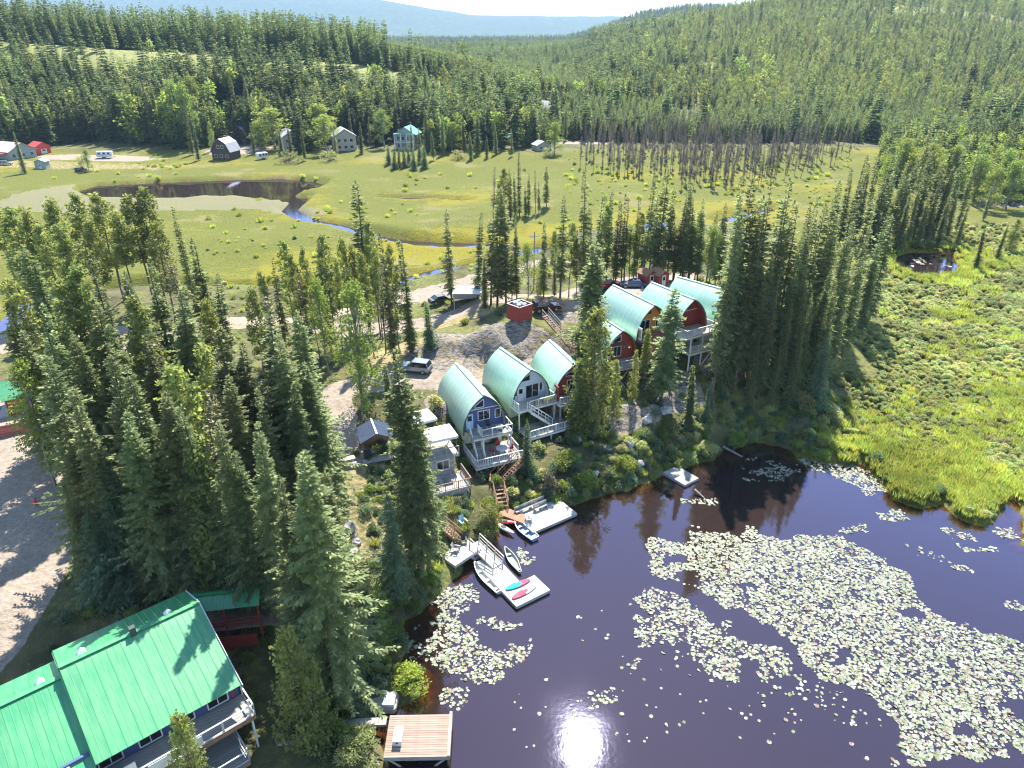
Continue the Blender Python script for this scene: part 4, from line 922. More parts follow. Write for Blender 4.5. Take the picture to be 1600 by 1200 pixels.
# ------------------------------------------------------------------ building materials
M_ARCH = pm('pale_green_steel', (.41, .57, .47), (.32, .50, .40), 1.2, .30, .0, spec=1.0, stretch=(1, 3, .3), per_obj=.05)
M_EMER = pm('emerald_steel', (.070, .27, .11), (.016, .21, .08), 1.1, .40, .0, spec=.8, stretch=(2.2, .35, 1), per_obj=.07, detail=8)
M_TURQ = pm('turquoise_steel', (.14, .42, .40), None, 1, .4, .1)
M_TRIMG = pm('dark_trim', (.05, .055, .055), None, 2, .6)
M_NAVY = pm('navy_boards', (.055, .085, .21), (.04, .065, .165), 3, .65, stretch=(.5, 1, 6))
M_PALE = pm('pale_blue_boards', (.45, .52, .60), (.36, .43, .51), 3, .65, stretch=(.5, 1, 6))
M_RED = pm('barn_red_boards', (.30, .045, .03), (.20, .03, .022), 3, .7, stretch=(.5, 1, 6))
M_ORANGE = pm('orange_boards', (.55, .22, .035), (.42, .15, .025), 3, .65, stretch=(.5, 1, 6))
M_CREAM = pm('cream_stucco', (.50, .52, .42), (.36, .39, .30), 2, .85, bump=.2)
M_WHITE = pm('white_paint', (.62, .62, .60), (.50, .50, .49), 2, .55, per_obj=.03)
M_GREYW = pm('weathered_boards', (.36, .34, .31), (.22, .205, .19), 3, .85, stretch=(.6, 6, 1), bump=.25, per_obj=.14)
M_BROWNW = pm('brown_stained_boards', (.30, .165, .09), (.19, .10, .055), 3, .8, stretch=(.6, 5, 1), bump=.2, per_obj=.14)
M_REDDECK = pm('cedar_deck_boards', (.33, .245, .195), (.235, .175, .14), 2.5, .95, spec=.15, stretch=(.5, 6, 1), bump=.2, per_obj=.13)
M_PALEW = pm('sun_bleached_boards', (.47, .445, .41), (.36, .34, .31), 3, .8, stretch=(.6, 6, 1), bump=.2, per_obj=.09)
M_GLASS, _nt, _b = new_mat('window_glass'); _b.inputs['Base Color'].default_value = (.012, .015, .02, 1); _b.inputs['Roughness'].default_value = .06; _b.inputs['Specular IOR Level'].default_value = .8
M_STEEL = pm('galvanised_steel', (.55, .56, .57), None, 6, .35, .8)
M_CONC = pm('concrete', (.42, .41, .39), (.3, .29, .28), 2, .9, bump=.3)
M_BLACK = pm('black_rubber', (.02, .02, .022), None, 4, .7)
M_TARPW = pm('white_canvas', (.62, .62, .62), (.54, .54, .55), 1.2, .7)
M_DKBLUE = pm('slate_blue_roofing', (.045, .06, .095), (.034, .046, .072), 2, .92, spec=.1, per_obj=.1)
M_CLOTH = pm('red_cloth', (.45, .03, .04), None, 4, .9)
M_LBLUE = pm('light_blue_paint', (.42, .60, .72), None, 3, .5)

def arch_pts(a, H, n=18, zb=-.35):
    """pointed-arch outline, right foot to left foot"""
    c = (H * H - a * a) / (2 * a); Rr = a + c; t1 = math.atan2(H, c)
    rt = [(-c + Rr * math.cos(t1 * k / n), Rr * math.sin(t1 * k / n)) for k in range(n + 1)]
    rt = [(a, zb)] + rt
    return rt + [(-x, z) for x, z in reversed(rt[:-1])]
def railing(p0, p1, mat, parent, h=1.0, post=1.4, bal=.22, name='railing', solid=None, rails=2):
    p0, p1 = Vector(p0), Vector(p1); m = MB(); L_ = (p1 - p0).length; n = max(1, round(L_ / post))
    for k in range(n + 1): q = p0.lerp(p1, k / n); m.bar(q, q + Vector((0, 0, h)), .09)
    m.bar(p0 + Vector((0, 0, h)), p1 + Vector((0, 0, h)), .11, .06); m.bar(p0 + Vector((0, 0, .12)), p1 + Vector((0, 0, .12)), .05)
    if rails > 2: m.bar(p0 + Vector((0, 0, h * .55)), p1 + Vector((0, 0, h * .55)), .05)
    if bal:
        nb = max(1, int(L_ / bal))
        for k in range(1, nb): q = p0.lerp(p1, k / nb); m.bar(q + Vector((0, 0, .12)), q + Vector((0, 0, h)), .035)
    o = m.build(name, mat, parent); return o
def planks(parent, x0, x1, y0, y1, z, mat, along='x', w=.28, th=.06, gap=.018, name='deck_plank', jitter=0.0):
    """deck of boards, one object each, sharing a mesh"""
    rng = random.Random(int(abs(x0 * 31 + y0 * 17) * 10))
    if along == 'x': n = max(1, round((y1 - y0) / w)); s = (y1 - y0) / n; me = MB().box((0, 0, 0), (x1 - x0, s - gap, th)).mesh(name, mat)
    else: n = max(1, round((x1 - x0) / w)); s = (x1 - x0) / n; me = MB().box((0, 0, 0), (s - gap, y1 - y0, th)).mesh(name, mat)
    for k in range(n):
        j = rng.uniform(-1, 1) * jitter
        loc = ((x0 + x1) / 2 + j, y0 + s * (k + .5), z - th / 2) if along == 'x' else (x0 + s * (k + .5), (y0 + y1) / 2 + j, z - th / 2)
        link(name, me, parent, loc)
def window(parent, x, z, w, h, y, fm, slant=0.0, mull=1, name='window', cross=False):
    """window on a wall facing -y at depth y; pane and bars are sub-parts"""
    pts = [(x - w / 2, y - .03, z), (x + w / 2, y - .03, z), (x + w / 2, y - .03, z + h), (x - w / 2, y - .03, z + h - slant)]
    o = MB().extrude(pts, (0, .03, 0)).build(name, M_GLASS, parent)
    m = MB(); f = .09
    P = [Vector(p) + Vector((0, -.02, 0)) for p in pts]
    for k in range(4): m.bar(P[k], P[(k + 1) % 4], f, .07, up=(0, 1, 0))
    m.build('frame', fm, o)
    if mull > 1:
        for k in range(1, mull): MB().bar(P[0].lerp(P[1], k / mull), P[3].lerp(P[2], k / mull), .06, .06, up=(0, 1, 0)).build('glazing_bar', fm, o)
    return o
def door(parent, x, z, w, h, y, mat, glass=True):
    o = MB().box((x, y - .03, z + h / 2), (w, .06, h)).build('door', mat, parent)
    if glass: MB().box((x, y - .07, z + h * .72), (w * .6, .02, h * .34)).build('pane', M_GLASS, o)
    MB().tube((x + w * .38, y - .06, z + h * .47), (x + w * .38, y - .15, z + h * .47), .035, n=6).build('handle', M_STEEL, o)
    return o
def stair(name, parent, a, b, width, mat, railmat, rise=.19, sides=(1, 1), label=None, cat=None):
    """flight from a (top) to b (bottom): stringers, treads one by one, handrails; parent None -> a thing of its own"""
    a, b = Vector(a), Vector(b)
    root = empty(name, (b.x, b.y, b.z), 0, label, cat) if parent is None else None
    par = root or parent; off = Vector((b.x, b.y, b.z)) if root else Vector((0, 0, 0))
    A, B = a - off, b - off
    d = Vector((B.x - A.x, B.y - A.y, 0)); run = d.length; d.normalize(); s = Vector((-d.y, d.x, 0)) * (width / 2)
    if root is None:
        st = MB(); st.bar(A - s - Vector((0, 0, .12)), B - s - Vector((0, 0, .12)), .07, .28); st.bar(A + s - Vector((0, 0, .12)), B + s - Vector((0, 0, .12)), .07, .28)
        fl = st.build('staircase', mat, par); par2 = fl
    else:
        for q in (-1, 1): MB().bar(A + s * q - Vector((0, 0, .12)), B + s * q - Vector((0, 0, .12)), .07, .28).build('stringer', mat, par)
        par2 = par
    n = max(2, int(abs(a.z - b.z) / rise)); rz = math.atan2(s.y, s.x)
    me = MB().box((0, 0, 0), (width - .06, .27, .045)).mesh('tread', mat)
    for k in range(n):
        p = A.lerp(B, (k + .5) / n); link('tread', me, par2, p, rz)
    for q, on in zip((-1, 1), sides):
        if not on: continue
        m = MB(); P0, P1 = A + s * q * 1.05, B + s * q * 1.05; up = Vector((0, 0, 1.0))
        m.bar(P0 + up, P1 + up, .08, .07); m.bar(P0 + up * .5, P1 + up * .5, .05)
        npost = max(2, round((P1 - P0).length / 1.5) + 1)
        for k in range(npost): p = P0.lerp(P1, k / (npost - 1)); m.bar(p - Vector((0, 0, .1)), p + up, .08)
        m.build('handrail', railmat, par2)
    return root or fl

def cabin(name, front, yaw, L_, a, H, wall, soffit, label, over=.9, found=M_CREAM, fdepth=3.0):
    """arched cabin: origin at the middle of the front wall, floor level; -y is the lake side"""
    t = empty(name, front, yaw, label, 'cabin', 'arched cabins in a row on the bank')
    pr = arch_pts(a, H); n = len(pr)
    # roof in steel panels across the arch, each panel an object of its own, shared mesh
    npan = round((L_ + over) / .92); pw = (L_ + over) / npan
    V, Fc = [], []
    th = .09
    prof = [(0, .004), (.06, .018), (.12, .004), (.5, 0), (.94, .0)]
    ou = arch_pts(a + .10, H + .12, zb=-.38)
    for (x, z), (xo, zo) in zip(pr, ou): pass
    ny = len(prof) + 1
    ylist = [q[0] * pw for q in prof] + [pw]
    lift = [q[1] for q in prof] + [.004]
    for (xi, zi), (xo, zo) in zip(pr, ou):
        nx, nz = xo - xi, zo - zi; l = math.hypot(nx, nz) or 1
        for yv, lf in zip(ylist, lift): V.append((xo + nx / l * lf, yv, zo + nz / l * lf))
        V.append((xi, 0, zi)); V.append((xi, pw, zi))
    st = ny + 2
    for k in range(n - 1):
        b0, b1 = k * st, (k + 1) * st
        for q in range(ny - 1): Fc.append((b0 + q, b0 + q + 1, b1 + q + 1, b1 + q))
        Fc.append((b0 + ny, b1 + ny, b1 + ny + 1, b0 + ny + 1)); Fc.append((b0, b1, b1 + ny, b0 + ny)); Fc.append((b0 + ny - 1, b0 + ny + 1, b1 + ny + 1, b1 + ny - 1))
    me = bpy.data.meshes.new('roof_panel'); me.from_pydata(V, [], Fc); me.materials.append(M_ARCH); me.update()
    for p_ in me.polygons: p_.use_smooth = False
    for k in range(npan): link('roof_panel', me, t, (0, -over + pw * k, 0))
    # inside lining of the overhang and the dark edge trim
    li = MB(); ip = arch_pts(a - .02, H - .03)
    for k in range(n - 1): li.add([(ip[k][0], -over + .06, ip[k][1]), (ip[k + 1][0], -over + .06, ip[k + 1][1]), (ip[k + 1][0], L_ - .05, ip[k + 1][1]), (ip[k][0], L_ - .05, ip[k][1])], [(0, 1, 2, 3)])
    li.build('soffit', soffit, t)
    tr = MB()
    for k in range(n - 1):
        m0, m1 = ((pr[k][0] + ou[k][0]) / 2, (pr[k][1] + ou[k][1]) / 2), ((pr[k + 1][0] + ou[k + 1][0]) / 2, (pr[k + 1][1] + ou[k + 1][1]) / 2)
        tr.bar((m0[0], -over - .03, m0[1]), (m1[0], -over - .03, m1[1]), .06, .17, up=(0, 1, 0) if False else (m0[0], 0, m0[1] + .01))
    tr.build('edge_trim', M_TRIMG, t)
    rc = MB(); rc.bar((0, -over, H + .15), (0, L_, H + .15), .34, .05); rc.build('ridge_cap', M_ARCH, t)
    for yy, nm in ((0, 'front_wall'), (L_ - .22, 'back_wall')):
        wp = arch_pts(a - .06, H - .07); MB().extrude([(x, yy, z) for x, z in wp], (0, .16, 0)).build(nm, wall, t)
    MB().box((0, L_ / 2 + .1, -fdepth / 2 - .36), (2 * a - .25, L_ - .5, fdepth)).build('lower_wall', found, t)
    return t
def posts(parent, pts, z1, mat, w=.16, name='post'):
    """posts from local points down to the land"""
    mw = parent.matrix_basis
    for x, y in pts:
        g = mw @ Vector((x, y, 0)); zg = float(ground(g.x, g.y)[0]) - g.z - .3
        if zg < z1 - .3: MB().bar((x, y, zg), (x, y, z1), w).build(name, mat, parent)
def brace(parent, pairs, mat, name='brace'):
    for p, q in pairs: MB().bar(p, q, .08, .14).build(name, mat, parent)
def deck(parent, x0, x1, y0, y1, z, mat, fascia, along='x', w=.3):
    planks(parent, x0, x1, y0, y1, z, mat, along, w)
    m = MB(); zz = z - .22
    m.bar((x0, y0, zz), (x1, y0, zz), .06, .26); m.bar((x0, y1, zz), (x1, y1, zz), .06, .26); m.bar((x0, y0, zz), (x0, y1, zz), .06, .26); m.bar((x1, y0, zz), (x1, y1, zz), .06, .26)
    m.build('deck_frame', fascia, parent)
def fit(fp, bp, zr, H):
    """front and rear ends of a ridge in the photo, ridge height -> front floor point, yaw, length"""
    A, B = gp(*fp, zr), gp(*bp, zr); d = B - A
    return Vector((A.x, A.y, zr - H)), math.atan2(-d.x, d.y), d.length
HC = 4.5
def cab(name, fp, bp, zr, *k, over=.9, **kw):
    f, yaw, L_ = fit(fp, bp, zr, HC)
    off = Matrix.Rotation(yaw, 3, 'Z') @ Vector((0, over, 0))
    return cabin(name, f + off, yaw, L_ - over, 2.75, HC, *k, over=over, **kw)

# A: navy cabin with two decks over the stairs
t = cab('arched_cabin', (757, 619), (713, 569), 11.2, M_NAVY, M_WHITE, 'navy blue arched cabin with pale green roof and two white-railed decks', over=.7)
window(t, .1, .95, 1.5, 1.25, 0, M_WHITE, mull=2); window(t, -.45, 2.75, 1.15, 1.05, 0, M_WHITE, .75); door(t, -1.75, .02, .9, 2.0, 0, M_LBLUE)
MB().box((0, -.05, 2.55), (4.3, .06, .1)).build('trim_board', M_WHITE, t); window(t, 1.95, .9, .7, 1.2, 0, M_WHITE)
deck(t, -2.2, 2.9, -2.6, -.02, 0, M_GREYW, M_PALEW)
railing((-1.1, -2.55, 0), (2.85, -2.55, 0), M_WHITE, t, bal=0); railing((2.85, -2.55, 0), (2.85, -.1, 0), M_WHITE, t, bal=0); railing((-1.1, -2.55, 0), (-1.1, -1.0, 0), M_WHITE, t, bal=.18)
deck(t, -2.75, 3.4, -4.6, -.05, -2.75, M_GREYW, M_PALEW)
railing((-2.7, -4.55, -2.75), (3.35, -4.55, -2.75), M_WHITE, t, bal=.3); railing((-2.7, -4.55, -2.75), (-2.7, -.3, -2.75), M_WHITE, t, bal=.2); railing((3.35, -3.2, -2.75), (3.35, -.1, -2.75), M_WHITE, t, bal=.3)
stair('staircase', t, (-1.65, -1.2, 0), (-1.65, -3.6, -2.75), .95, M_GREYW, M_WHITE)
posts(t, [(-2.6, -4.4), (.2, -4.4), (3.2, -4.4), (-2.6, -2.2), (3.2, -2.2)], -2.8, M_BROWNW, .2)
posts(t, [(2.7, -2.45), (-.9, -2.45)], -.1, M_WHITE, .14)
brace(t, [((-2.6, -4.4, -3.0), (.2, -4.4, -5.4)), ((.2, -4.4, -3.0), (-2.6, -4.4, -5.4)), ((.2, -4.4, -3.0), (3.2, -4.4, -5.6)), ((3.2, -4.4, -3.0), (.2, -4.4, -5.4))], M_BROWNW)
CAB_A = t
# B: pale blue cabin
t = cab('arched_cabin', (831, 579), (781, 544), 11.3, M_PALE, M_WHITE, 'pale blue-grey arched cabin with planter-lined deck and diagonal stairs', over=.8)
window(t, .55, .15, 2.0, 1.95, 0, M_WHITE, mull=2); window(t, -.55, 2.75, 1.5, .95, 0, M_WHITE, .7); door(t, -1.2, .02, .9, 2.0, 0, M_WHITE); window(t, -2.0, .9, .5, 1.1, 0, M_WHITE); window(t, 1.9, .9, .5, 1.2, 0, M_WHITE)
deck(t, -2.9, 2.9, -2.4, -.02, 0, M_PALEW, M_WHITE); railing((-1.2, -2.35, 0), (2.85, -2.35, 0), M_WHITE, t, bal=.2); railing((-2.85, -2.35, 0), (-2.85, -.1, 0), M_WHITE, t, bal=.2); railing((2.85, -2.35, 0), (2.85, -.1, 0), M_WHITE, t, bal=.2)
deck(t, -2.7, 3.9, -5.0, -2.5, -2.75, M_GREYW, M_WHITE); railing((-2.65, -4.95, -2.75), (3.85, -4.95, -2.75), M_WHITE, t, bal=.22); railing((3.85, -4.95, -2.75), (3.85, -.4, -2.75), M_BROWNW, t, bal=.3)
deck(t, -2.7, 3.9, -2.45, -.05, -2.75, M_GREYW, M_WHITE)
stair('staircase', t, (-1.6, -2.9, 0), (1.7, -2.9, -2.75), .95, M_WHITE, M_WHITE)
posts(t, [(-2.6, -4.8), (.6, -4.8), (3.7, -4.8), (3.7, -2.5)], -2.8, M_WHITE, .18); posts(t, [(-2.7, -2.2), (2.7, -2.2)], -.1, M_WHITE, .14)
CAB_B = t
# C: red cabin behind the bushy pine
t = cab('arched_cabin', (899, 571), (858, 532), 11.4, M_RED, M_RED, 'red arched cabin half hidden behind a bushy pine, white patio door', over=.8)
window(t, .1, .1, 1.7, 2.0, 0, M_WHITE, mull=2, name='patio_door'); window(t, -.3, 2.75, 1.3, .95, 0, M_WHITE, .7); window(t, 1.7, .9, .6, 1.1, 0, M_WHITE)
MB().box((-2.55, -.75, 1.0), (.12, 1.3, 2.0)).build('wing_wall', M_RED, t)
deck(t, -2.8, 2.9, -2.5, -.02, 0, M_GREYW, M_WHITE); railing((-2.75, -2.45, 0), (2.85, -2.45, 0), M_WHITE, t, bal=.25); railing((2.85, -2.45, 0), (2.85, -.1, 0), M_WHITE, t, bal=.25)
posts(t, [(-2.6, -2.3), (0, -2.3), (2.7, -2.3)], -.1, M_GREYW, .18); brace(t, [((-2.6, -2.3, -.4), (0, -2.3, -2.6)), ((2.7, -2.3, -.4), (0, -2.3, -2.6))], M_GREYW)
# D: red cabin on tall trestle
t = cab('arched_cabin', (974, 518), (934, 492), 13.2, M_RED, M_ORANGE, 'dark red arched cabin on a tall timber trestle with grey deck', over=.8)
window(t, -.35, .5, 1.3, 1.5, 0, M_WHITE, mull=2); window(t, -.4, 2.7, 1.2, 1.0, 0, M_WHITE, .7); window(t, -1.7, .7, .7, 1.2, 0, M_WHITE)
deck(t, -2.8, 3.0, -3.0, -.02, 0, M_GREYW, M_GREYW); railing((-2.75, -2.95, 0), (1.9, -2.95, 0), M_GREYW, t, bal=0, rails=3); railing((-2.75, -2.95, 0), (-2.75, -.1, 0), M_GREYW, t, bal=.2); railing((2.95, -2.95, 0), (2.95, -.1, 0), M_BROWNW, t, bal=.25)
posts(t, [(-2.6, -2.8), (0, -2.8), (2.8, -2.8), (-2.6, -.4), (0, -.4), (2.8, -.4)], -.1, M_BROWNW, .2)
brace(t, [((-2.6, -2.8, -.5), (0, -2.8, -3.6)), ((0, -2.8, -.5), (-2.6, -2.8, -3.6)), ((0, -2.8, -.5), (2.8, -2.8, -3.6)), ((2.8, -2.8, -.5), (0, -2.8, -3.6))], M_GREYW)
# E: orange front
t = cab('arched_cabin', (1024, 478), (958, 446), 16.0, M_ORANGE, M_RED, 'orange-fronted arched cabin with red lining under its pale green roof', over=1.3)
window(t, -.55, .35, 1.7, 1.7, 0, M_WHITE, mull=2); window(t, 0, 2.9, .7, .6, 0, M_TRIMG); window(t, 1.7, .7, .7, 1.2, 0, M_WHITE)
MB().box((-2.55, -1.6, .8), (.1, .9, 2.0)).build('wing_wall', M_WHITE, t); MB().box((-2.62, -1.6, .85), (.06, .5, 1.2)).build('wing_panel', M_BROWNW, t)
deck(t, -2.8, 3.0, -3.0, -.02, 0, M_REDDECK, M_RED); railing((-2.75, -2.95, 0), (2.95, -2.95, 0), M_RED, t, bal=.2); railing((2.95, -2.95, 0), (2.95, -.1, 0), M_RED, t, bal=.2)
posts(t, [(-2.6, -2.8), (2.8, -2.8)], -.1, M_RED, .2)
MB().box((.1, -2.7, -1.6), (5.2, .1, 2.6)).build('skirting', M_BROWNW, t)
# F: red with two white decks
t = cab('arched_cabin', (1086, 469), (1018, 442), 16.9, M_RED, M_RED, 'red arched cabin with two-level white-railed deck on stilts', over=1.5)
window(t, -1.2, .2, 1.0, 1.9, 0, M_WHITE, name='patio_door'); window(t, .2, 2.8, .9, .7, 0, M_TRIMG); MB().box((0, -.05, 2.45), (4.2, .06, .1)).build('trim_board', M_WHITE, t)
deck(t, -2.8, 3.2, -3.4, -.02, 0, M_PALEW, M_WHITE, 'y'); railing((-2.75, -3.35, 0), (3.15, -3.35, 0), M_WHITE, t, bal=.2); railing((3.15, -3.35, 0), (3.15, -.1, 0), M_WHITE, t, bal=.2); railing((-2.75, -3.35, 0), (-2.75, -1.2, 0), M_WHITE, t, bal=.2)
deck(t, -1.6, 3.1, -3.3, -.4, -2.7, M_PALEW, M_WHITE, 'y'); railing((-1.55, -3.25, -2.7), (3.05, -3.25, -2.7), M_WHITE, t, bal=.2); railing((3.05, -3.25, -2.7), (3.05, -.6, -2.7), M_WHITE, t, bal=.2)
posts(t, [(-1.5, -3.1), (.8, -3.1), (2.95, -3.1), (2.95, -.6)], -.1, M_WHITE, .16); brace(t, [((2.95, -3.1, -3.2), (.8, -3.1, -5.4))], M_WHITE)
# G: farthest
t = cab('arched_cabin', (1138, 455), (1058, 433), 17.0, M_PALE, M_RED, 'arched cabin farthest along the row, pale front under red lining', over=1.4)
window(t, -.4, .3, 1.5, 1.7, 0, M_WHITE, mull=2); door(t, -1.7, .02, .85, 2.0, 0, M_WHITE); MB().box((-2.6, -1.3, 1.0), (.1, 1.0, 2.0)).build('wing_wall', M_EMER, t)
deck(t, -2.8, 3.0, -2.6, -.02, 0, M_GREYW, M_REDDECK); railing((-2.75, -2.55, 0), (2.95, -2.55, 0), M_BROWNW, t, bal=.2); posts(t, [(-2.6, -2.4), (2.8, -2.4)], -.1, M_BROWNW, .2)

# ------------------------------------------------------------------ the lodge
U = Vector((.753, .658, 0)).normalized(); LYAW = math.atan2(U.y, U.x)
LO = Vector((-25.0, 43.3, 0))
t = empty('lodge', (LO.x, LO.y, 1.6), LYAW, 'long two-storey lodge with stepped bright emerald steel roof and balconies', 'building')
def lz(z): return z - 1.6
def slope(s0, s1, v0, z0, v1, z1, mat, parent, name='roof_panel', w=.95):
    """roof slope from (v0,z0) up to (v1,z1) as ribbed steel panels"""
    n = max(1, round((s1 - s0) / w)); pw = (s1 - s0) / n
    me = bpy.data.meshes.new(name); V, Fc = [], []
    prof = [(0, 0), (.03, .025), (.07, .025), (.1, 0), (pw / 2 - .03, 0), (pw / 2 - .01, .012), (pw / 2 + .02, .012), (pw / 2 + .04, 0), (pw, 0)]
    d = Vector((0, v1 - v0, z1 - z0)); nn = Vector((0, -(z1 - z0), v1 - v0)).normalized()
    if nn.z < 0: nn = -nn
    for e in (0, 1):
        for px, l in prof: V.append(Vector((px, v0, z0)) + d * e + nn * l)
    for e in (0, 1): V += [Vector((0, v0, z0)) + d * e - nn * .07, Vector((pw, v0, z0)) + d * e - nn * .07]
    k = len(prof)
    for q in range(k - 1): Fc.append((q, q + 1, k + q + 1, k + q))
    b = 2 * k; Fc += [(b, b + 2, b + 3, b + 1), tuple(range(k)) + (b + 1, b), tuple(range(2 * k - 1, k - 1, -1)) + (b + 2, b + 3), (0, k, b + 2, b), (k - 1, b + 1, b + 3, 2 * k - 1)]
    me.from_pydata([tuple(p) for p in V], [], Fc); me.materials.append(mat); me.update()
    for q in range(n): link(name, me, parent, (s0 + q * pw, 0, 0))
# right-hand section, ridge 9.5 m; left-hand section 0.9 m lower
slope(-9.9, 0, -7.4, lz(6.7), 0, lz(9.5), M_EMER, t); slope(-9.9, 0, 3.9, lz(8.0), 0, lz(9.5), M_EMER, t)
slope(-26, -9.95, -7.7, lz(5.8), 0, lz(8.6), M_EMER, t); slope(-26, -9.95, 3.7, lz(7.2), 0, lz(8.6), M_EMER, t)
MB().bar((-9.9, 0, lz(9.56)), (0, 0, lz(9.56)), .4, .05).build('ridge_cap', M_EMER, t); MB().bar((-26, 0, lz(8.66)), (-9.95, 0, lz(8.66)), .4, .05).build('ridge_cap', M_EMER, t)
MB().extrude([(-9.92, -7.3, lz(5.85)), (-9.92, -7.3, lz(6.62)), (-9.92, 0, lz(9.4)), (-9.92, 3.8, lz(7.95)), (-9.92, 3.8, lz(7.2)), (-9.92, 0, lz(8.55))], (-.06, 0, 0)).build('step_wall', M_EMER, t)
MB().extrude([(-.35, -6.2, lz(.6)), (-.35, -6.2, lz(6.95)), (-.35, 0, lz(9.3)), (-.35, 3.4, lz(8.0)), (-.35, 3.4, lz(.6))], (-.2, 0, 0)).build('end_wall', M_RED, t)
MB().box((-13, -6.0, lz(3.6)), (26, .2, 6.0)).build('lake_wall', M_NAVY, t); MB().box((-13, 3.3, lz(4.0)), (26, .2, 6.6)).build('road_wall', M_CREAM, t)
for k, sx in enumerate((-1.6, -4.1, -6.4, -9.0, -12, -15, -18)):
    window(t, sx, lz(4.75), 1.5, 1.7, -6.12, M_WHITE, mull=2); window(t, sx, lz(2.0), 1.5, 1.8, -6.12, M_WHITE, mull=2)
for z, o_, nm in ((4.55, -8.7, 'balcony'), (1.85, -9.9, 'terrace')):
    s1 = .15 if z > 3 else -1.2
    planks(t, -26, s1, o_, -6.15, lz(z), M_GREYW, 'x', .3, .07, name=nm + '_plank')
    MB().bar((-26, o_, lz(z - .2)), (s1, o_, lz(z - .2)), .08, .34).build(nm + '_beam', M_BROWNW, t)
    for q in range(11):
        a_ = s1 - q * 2.35
        railing((a_ - 2.3, o_ + .05, lz(z)), (a_, o_ + .05, lz(z)), M_WHITE, t, h=1.05, post=2.3, bal=0, name=nm + '_railing')
    railing((s1, o_ + .05, lz(z)), (s1, -6.3, lz(z)), M_WHITE, t, h=1.05, post=2.3, bal=0, name=nm + '_railing')
for sx in (-.1, -4.8, -9.8, -14.6, -19.5): MB().bar((sx, -8.5, lz(.4)), (sx, -8.5, lz(6.1)), .14).build('post', M_WHITE, t)
for sx in (-6.5, -4.4): MB().box((sx, -8.75, lz(5.1)), (1.5, .05, .9)).build('privacy_screen', M_WHITE, t)
MB().box((-9.4, -7.7, lz(5.05)), (3.2, .05, .9)).build('privacy_screen', M_WHITE, t)
MB().box((-4.9, -.1, lz(9.75)), (.42, .42, .8)).build('chimney', M_TRIMG, t)
for sx, sv, zz in ((-2.2, .5, 9.35), (-8.3, .7, 9.3), (-11.2, .6, 8.45)):
    m = MB(); m.add([(sx - .3, sv - .3, lz(zz)), (sx + .3, sv - .3, lz(zz)), (sx + .3, sv + .35, lz(zz)), (sx - .3, sv + .35, lz(zz)), (sx, sv + .05, lz(zz + .45))], [(0, 1, 4), (1, 2, 4), (2, 3, 4), (3, 0, 4), (3, 2, 1, 0)]); m.build('roof_vent', M_TARPW, t)
MB().bar((.04, -7.5, lz(6.68)), (.04, 0, lz(9.52)), .05, .16).build('barge_board', M_WHITE, t); MB().bar((.04, 0, lz(9.52)), (.04, 3.95, lz(7.98)), .05, .16).build('barge_board', M_WHITE, t)
LODGE = t
# covered walkway at its end
t = empty('covered_walkway', tuple(LO + U * 2.6 + Vector((-.658, .753, 0)) * 2.6) [:2] + (2.4,), LYAW - .55, 'covered walkway with small emerald roof and dark red railings beside the lodge', 'walkway')
slope(-3.0, 3.0, -1.35, 4.1, 0, 4.75, M_EMER, t); slope(-3.0, 3.0, 1.35, 4.1, 0, 4.75, M_EMER, t)
MB().bar((-3.0, 0, 4.8), (3.0, 0, 4.8), .35, .05).build('ridge_cap', M_EMER, t)
for sx in (-2.8, 0, 2.8):
    for sy in (-1.2, 1.2): MB().bar((sx, sy, -.8), (sx, sy, 4.15), .14).build('post', M_RED, t)
planks(t, -3, 4.4, -1.2, 1.2, 1.7, M_REDDECK, 'y', .3)
for z in (.45, .8, 1.15):
    for sy in (-1.2, 1.2): MB().bar((-2.9, sy, 1.7 + z), (2.9, sy, 1.7 + z), .05, .12).build('rail_board', M_RED, t)
MB().box((.8, -1.9, .9), (3.4, .1, 1.3)).build('side_panel', M_RED, t)

# ------------------------------------------------------------------ docks, stairs, boats
def local_frame(px_a, px_b, z):
    """origin at a, x axis towards b"""
    A, B = gp(*px_a, z), gp(*px_b, z); d = B - A
    return A, math.atan2(d.y, d.x), Vector((d.x, d.y)).length
def platform(name, pa, pb, depth, z, mat, fm, label, cat='dock', along='y', w=.3, legs=True, th=.3, floats=False, label_part=None):
    """plank deck with its edge a->b (photo points) and the other side `depth` to the left of that direction"""
    A, yaw, L_ = local_frame(pa, pb, z)
    t = empty(name, A, yaw, label, cat)
    planks(t, 0, L_, 0, depth, 0, mat, along, w, .05, .02)
    m = MB(); zz = -.05 - th / 2
    m.bar((.04, .04, zz), (L_ - .04, .04, zz), .08, th); m.bar((.04, depth - .04, zz), (L_ - .04, depth - .04, zz), .08, th); m.bar((.04, .08, zz), (.04, depth - .08, zz), .08, th); m.bar((L_ - .04, .08, zz), (L_ - .04, depth - .08, zz), .08, th)
    m.build('frame', fm, t)
    if floats:
        for q in (.25, .75): MB().box((L_ * q, depth / 2, -th - .12), (L_ * .3, depth * .86, .34)).build('float', M_BLACK, t)
    elif legs:
        for x in (.15, L_ - .15):
            for y in (.15, depth - .15): MB().tube((x, y, -z - 1.2), (x, y, -.06), .09, n=7).build('pile', M_BROWNW, t)
    return t, L_
# end float with the paddle boards: corner (783,923) -> (807,947), deep to the upper right
t, L_ = platform('swim_dock', (783, 923), (807, 948), 4.1, .42, M_PALEW, M_PALEW, 'sun-bleached floating dock carrying two paddle boards', floats=True, along='y', w=.28)
SWIM = t
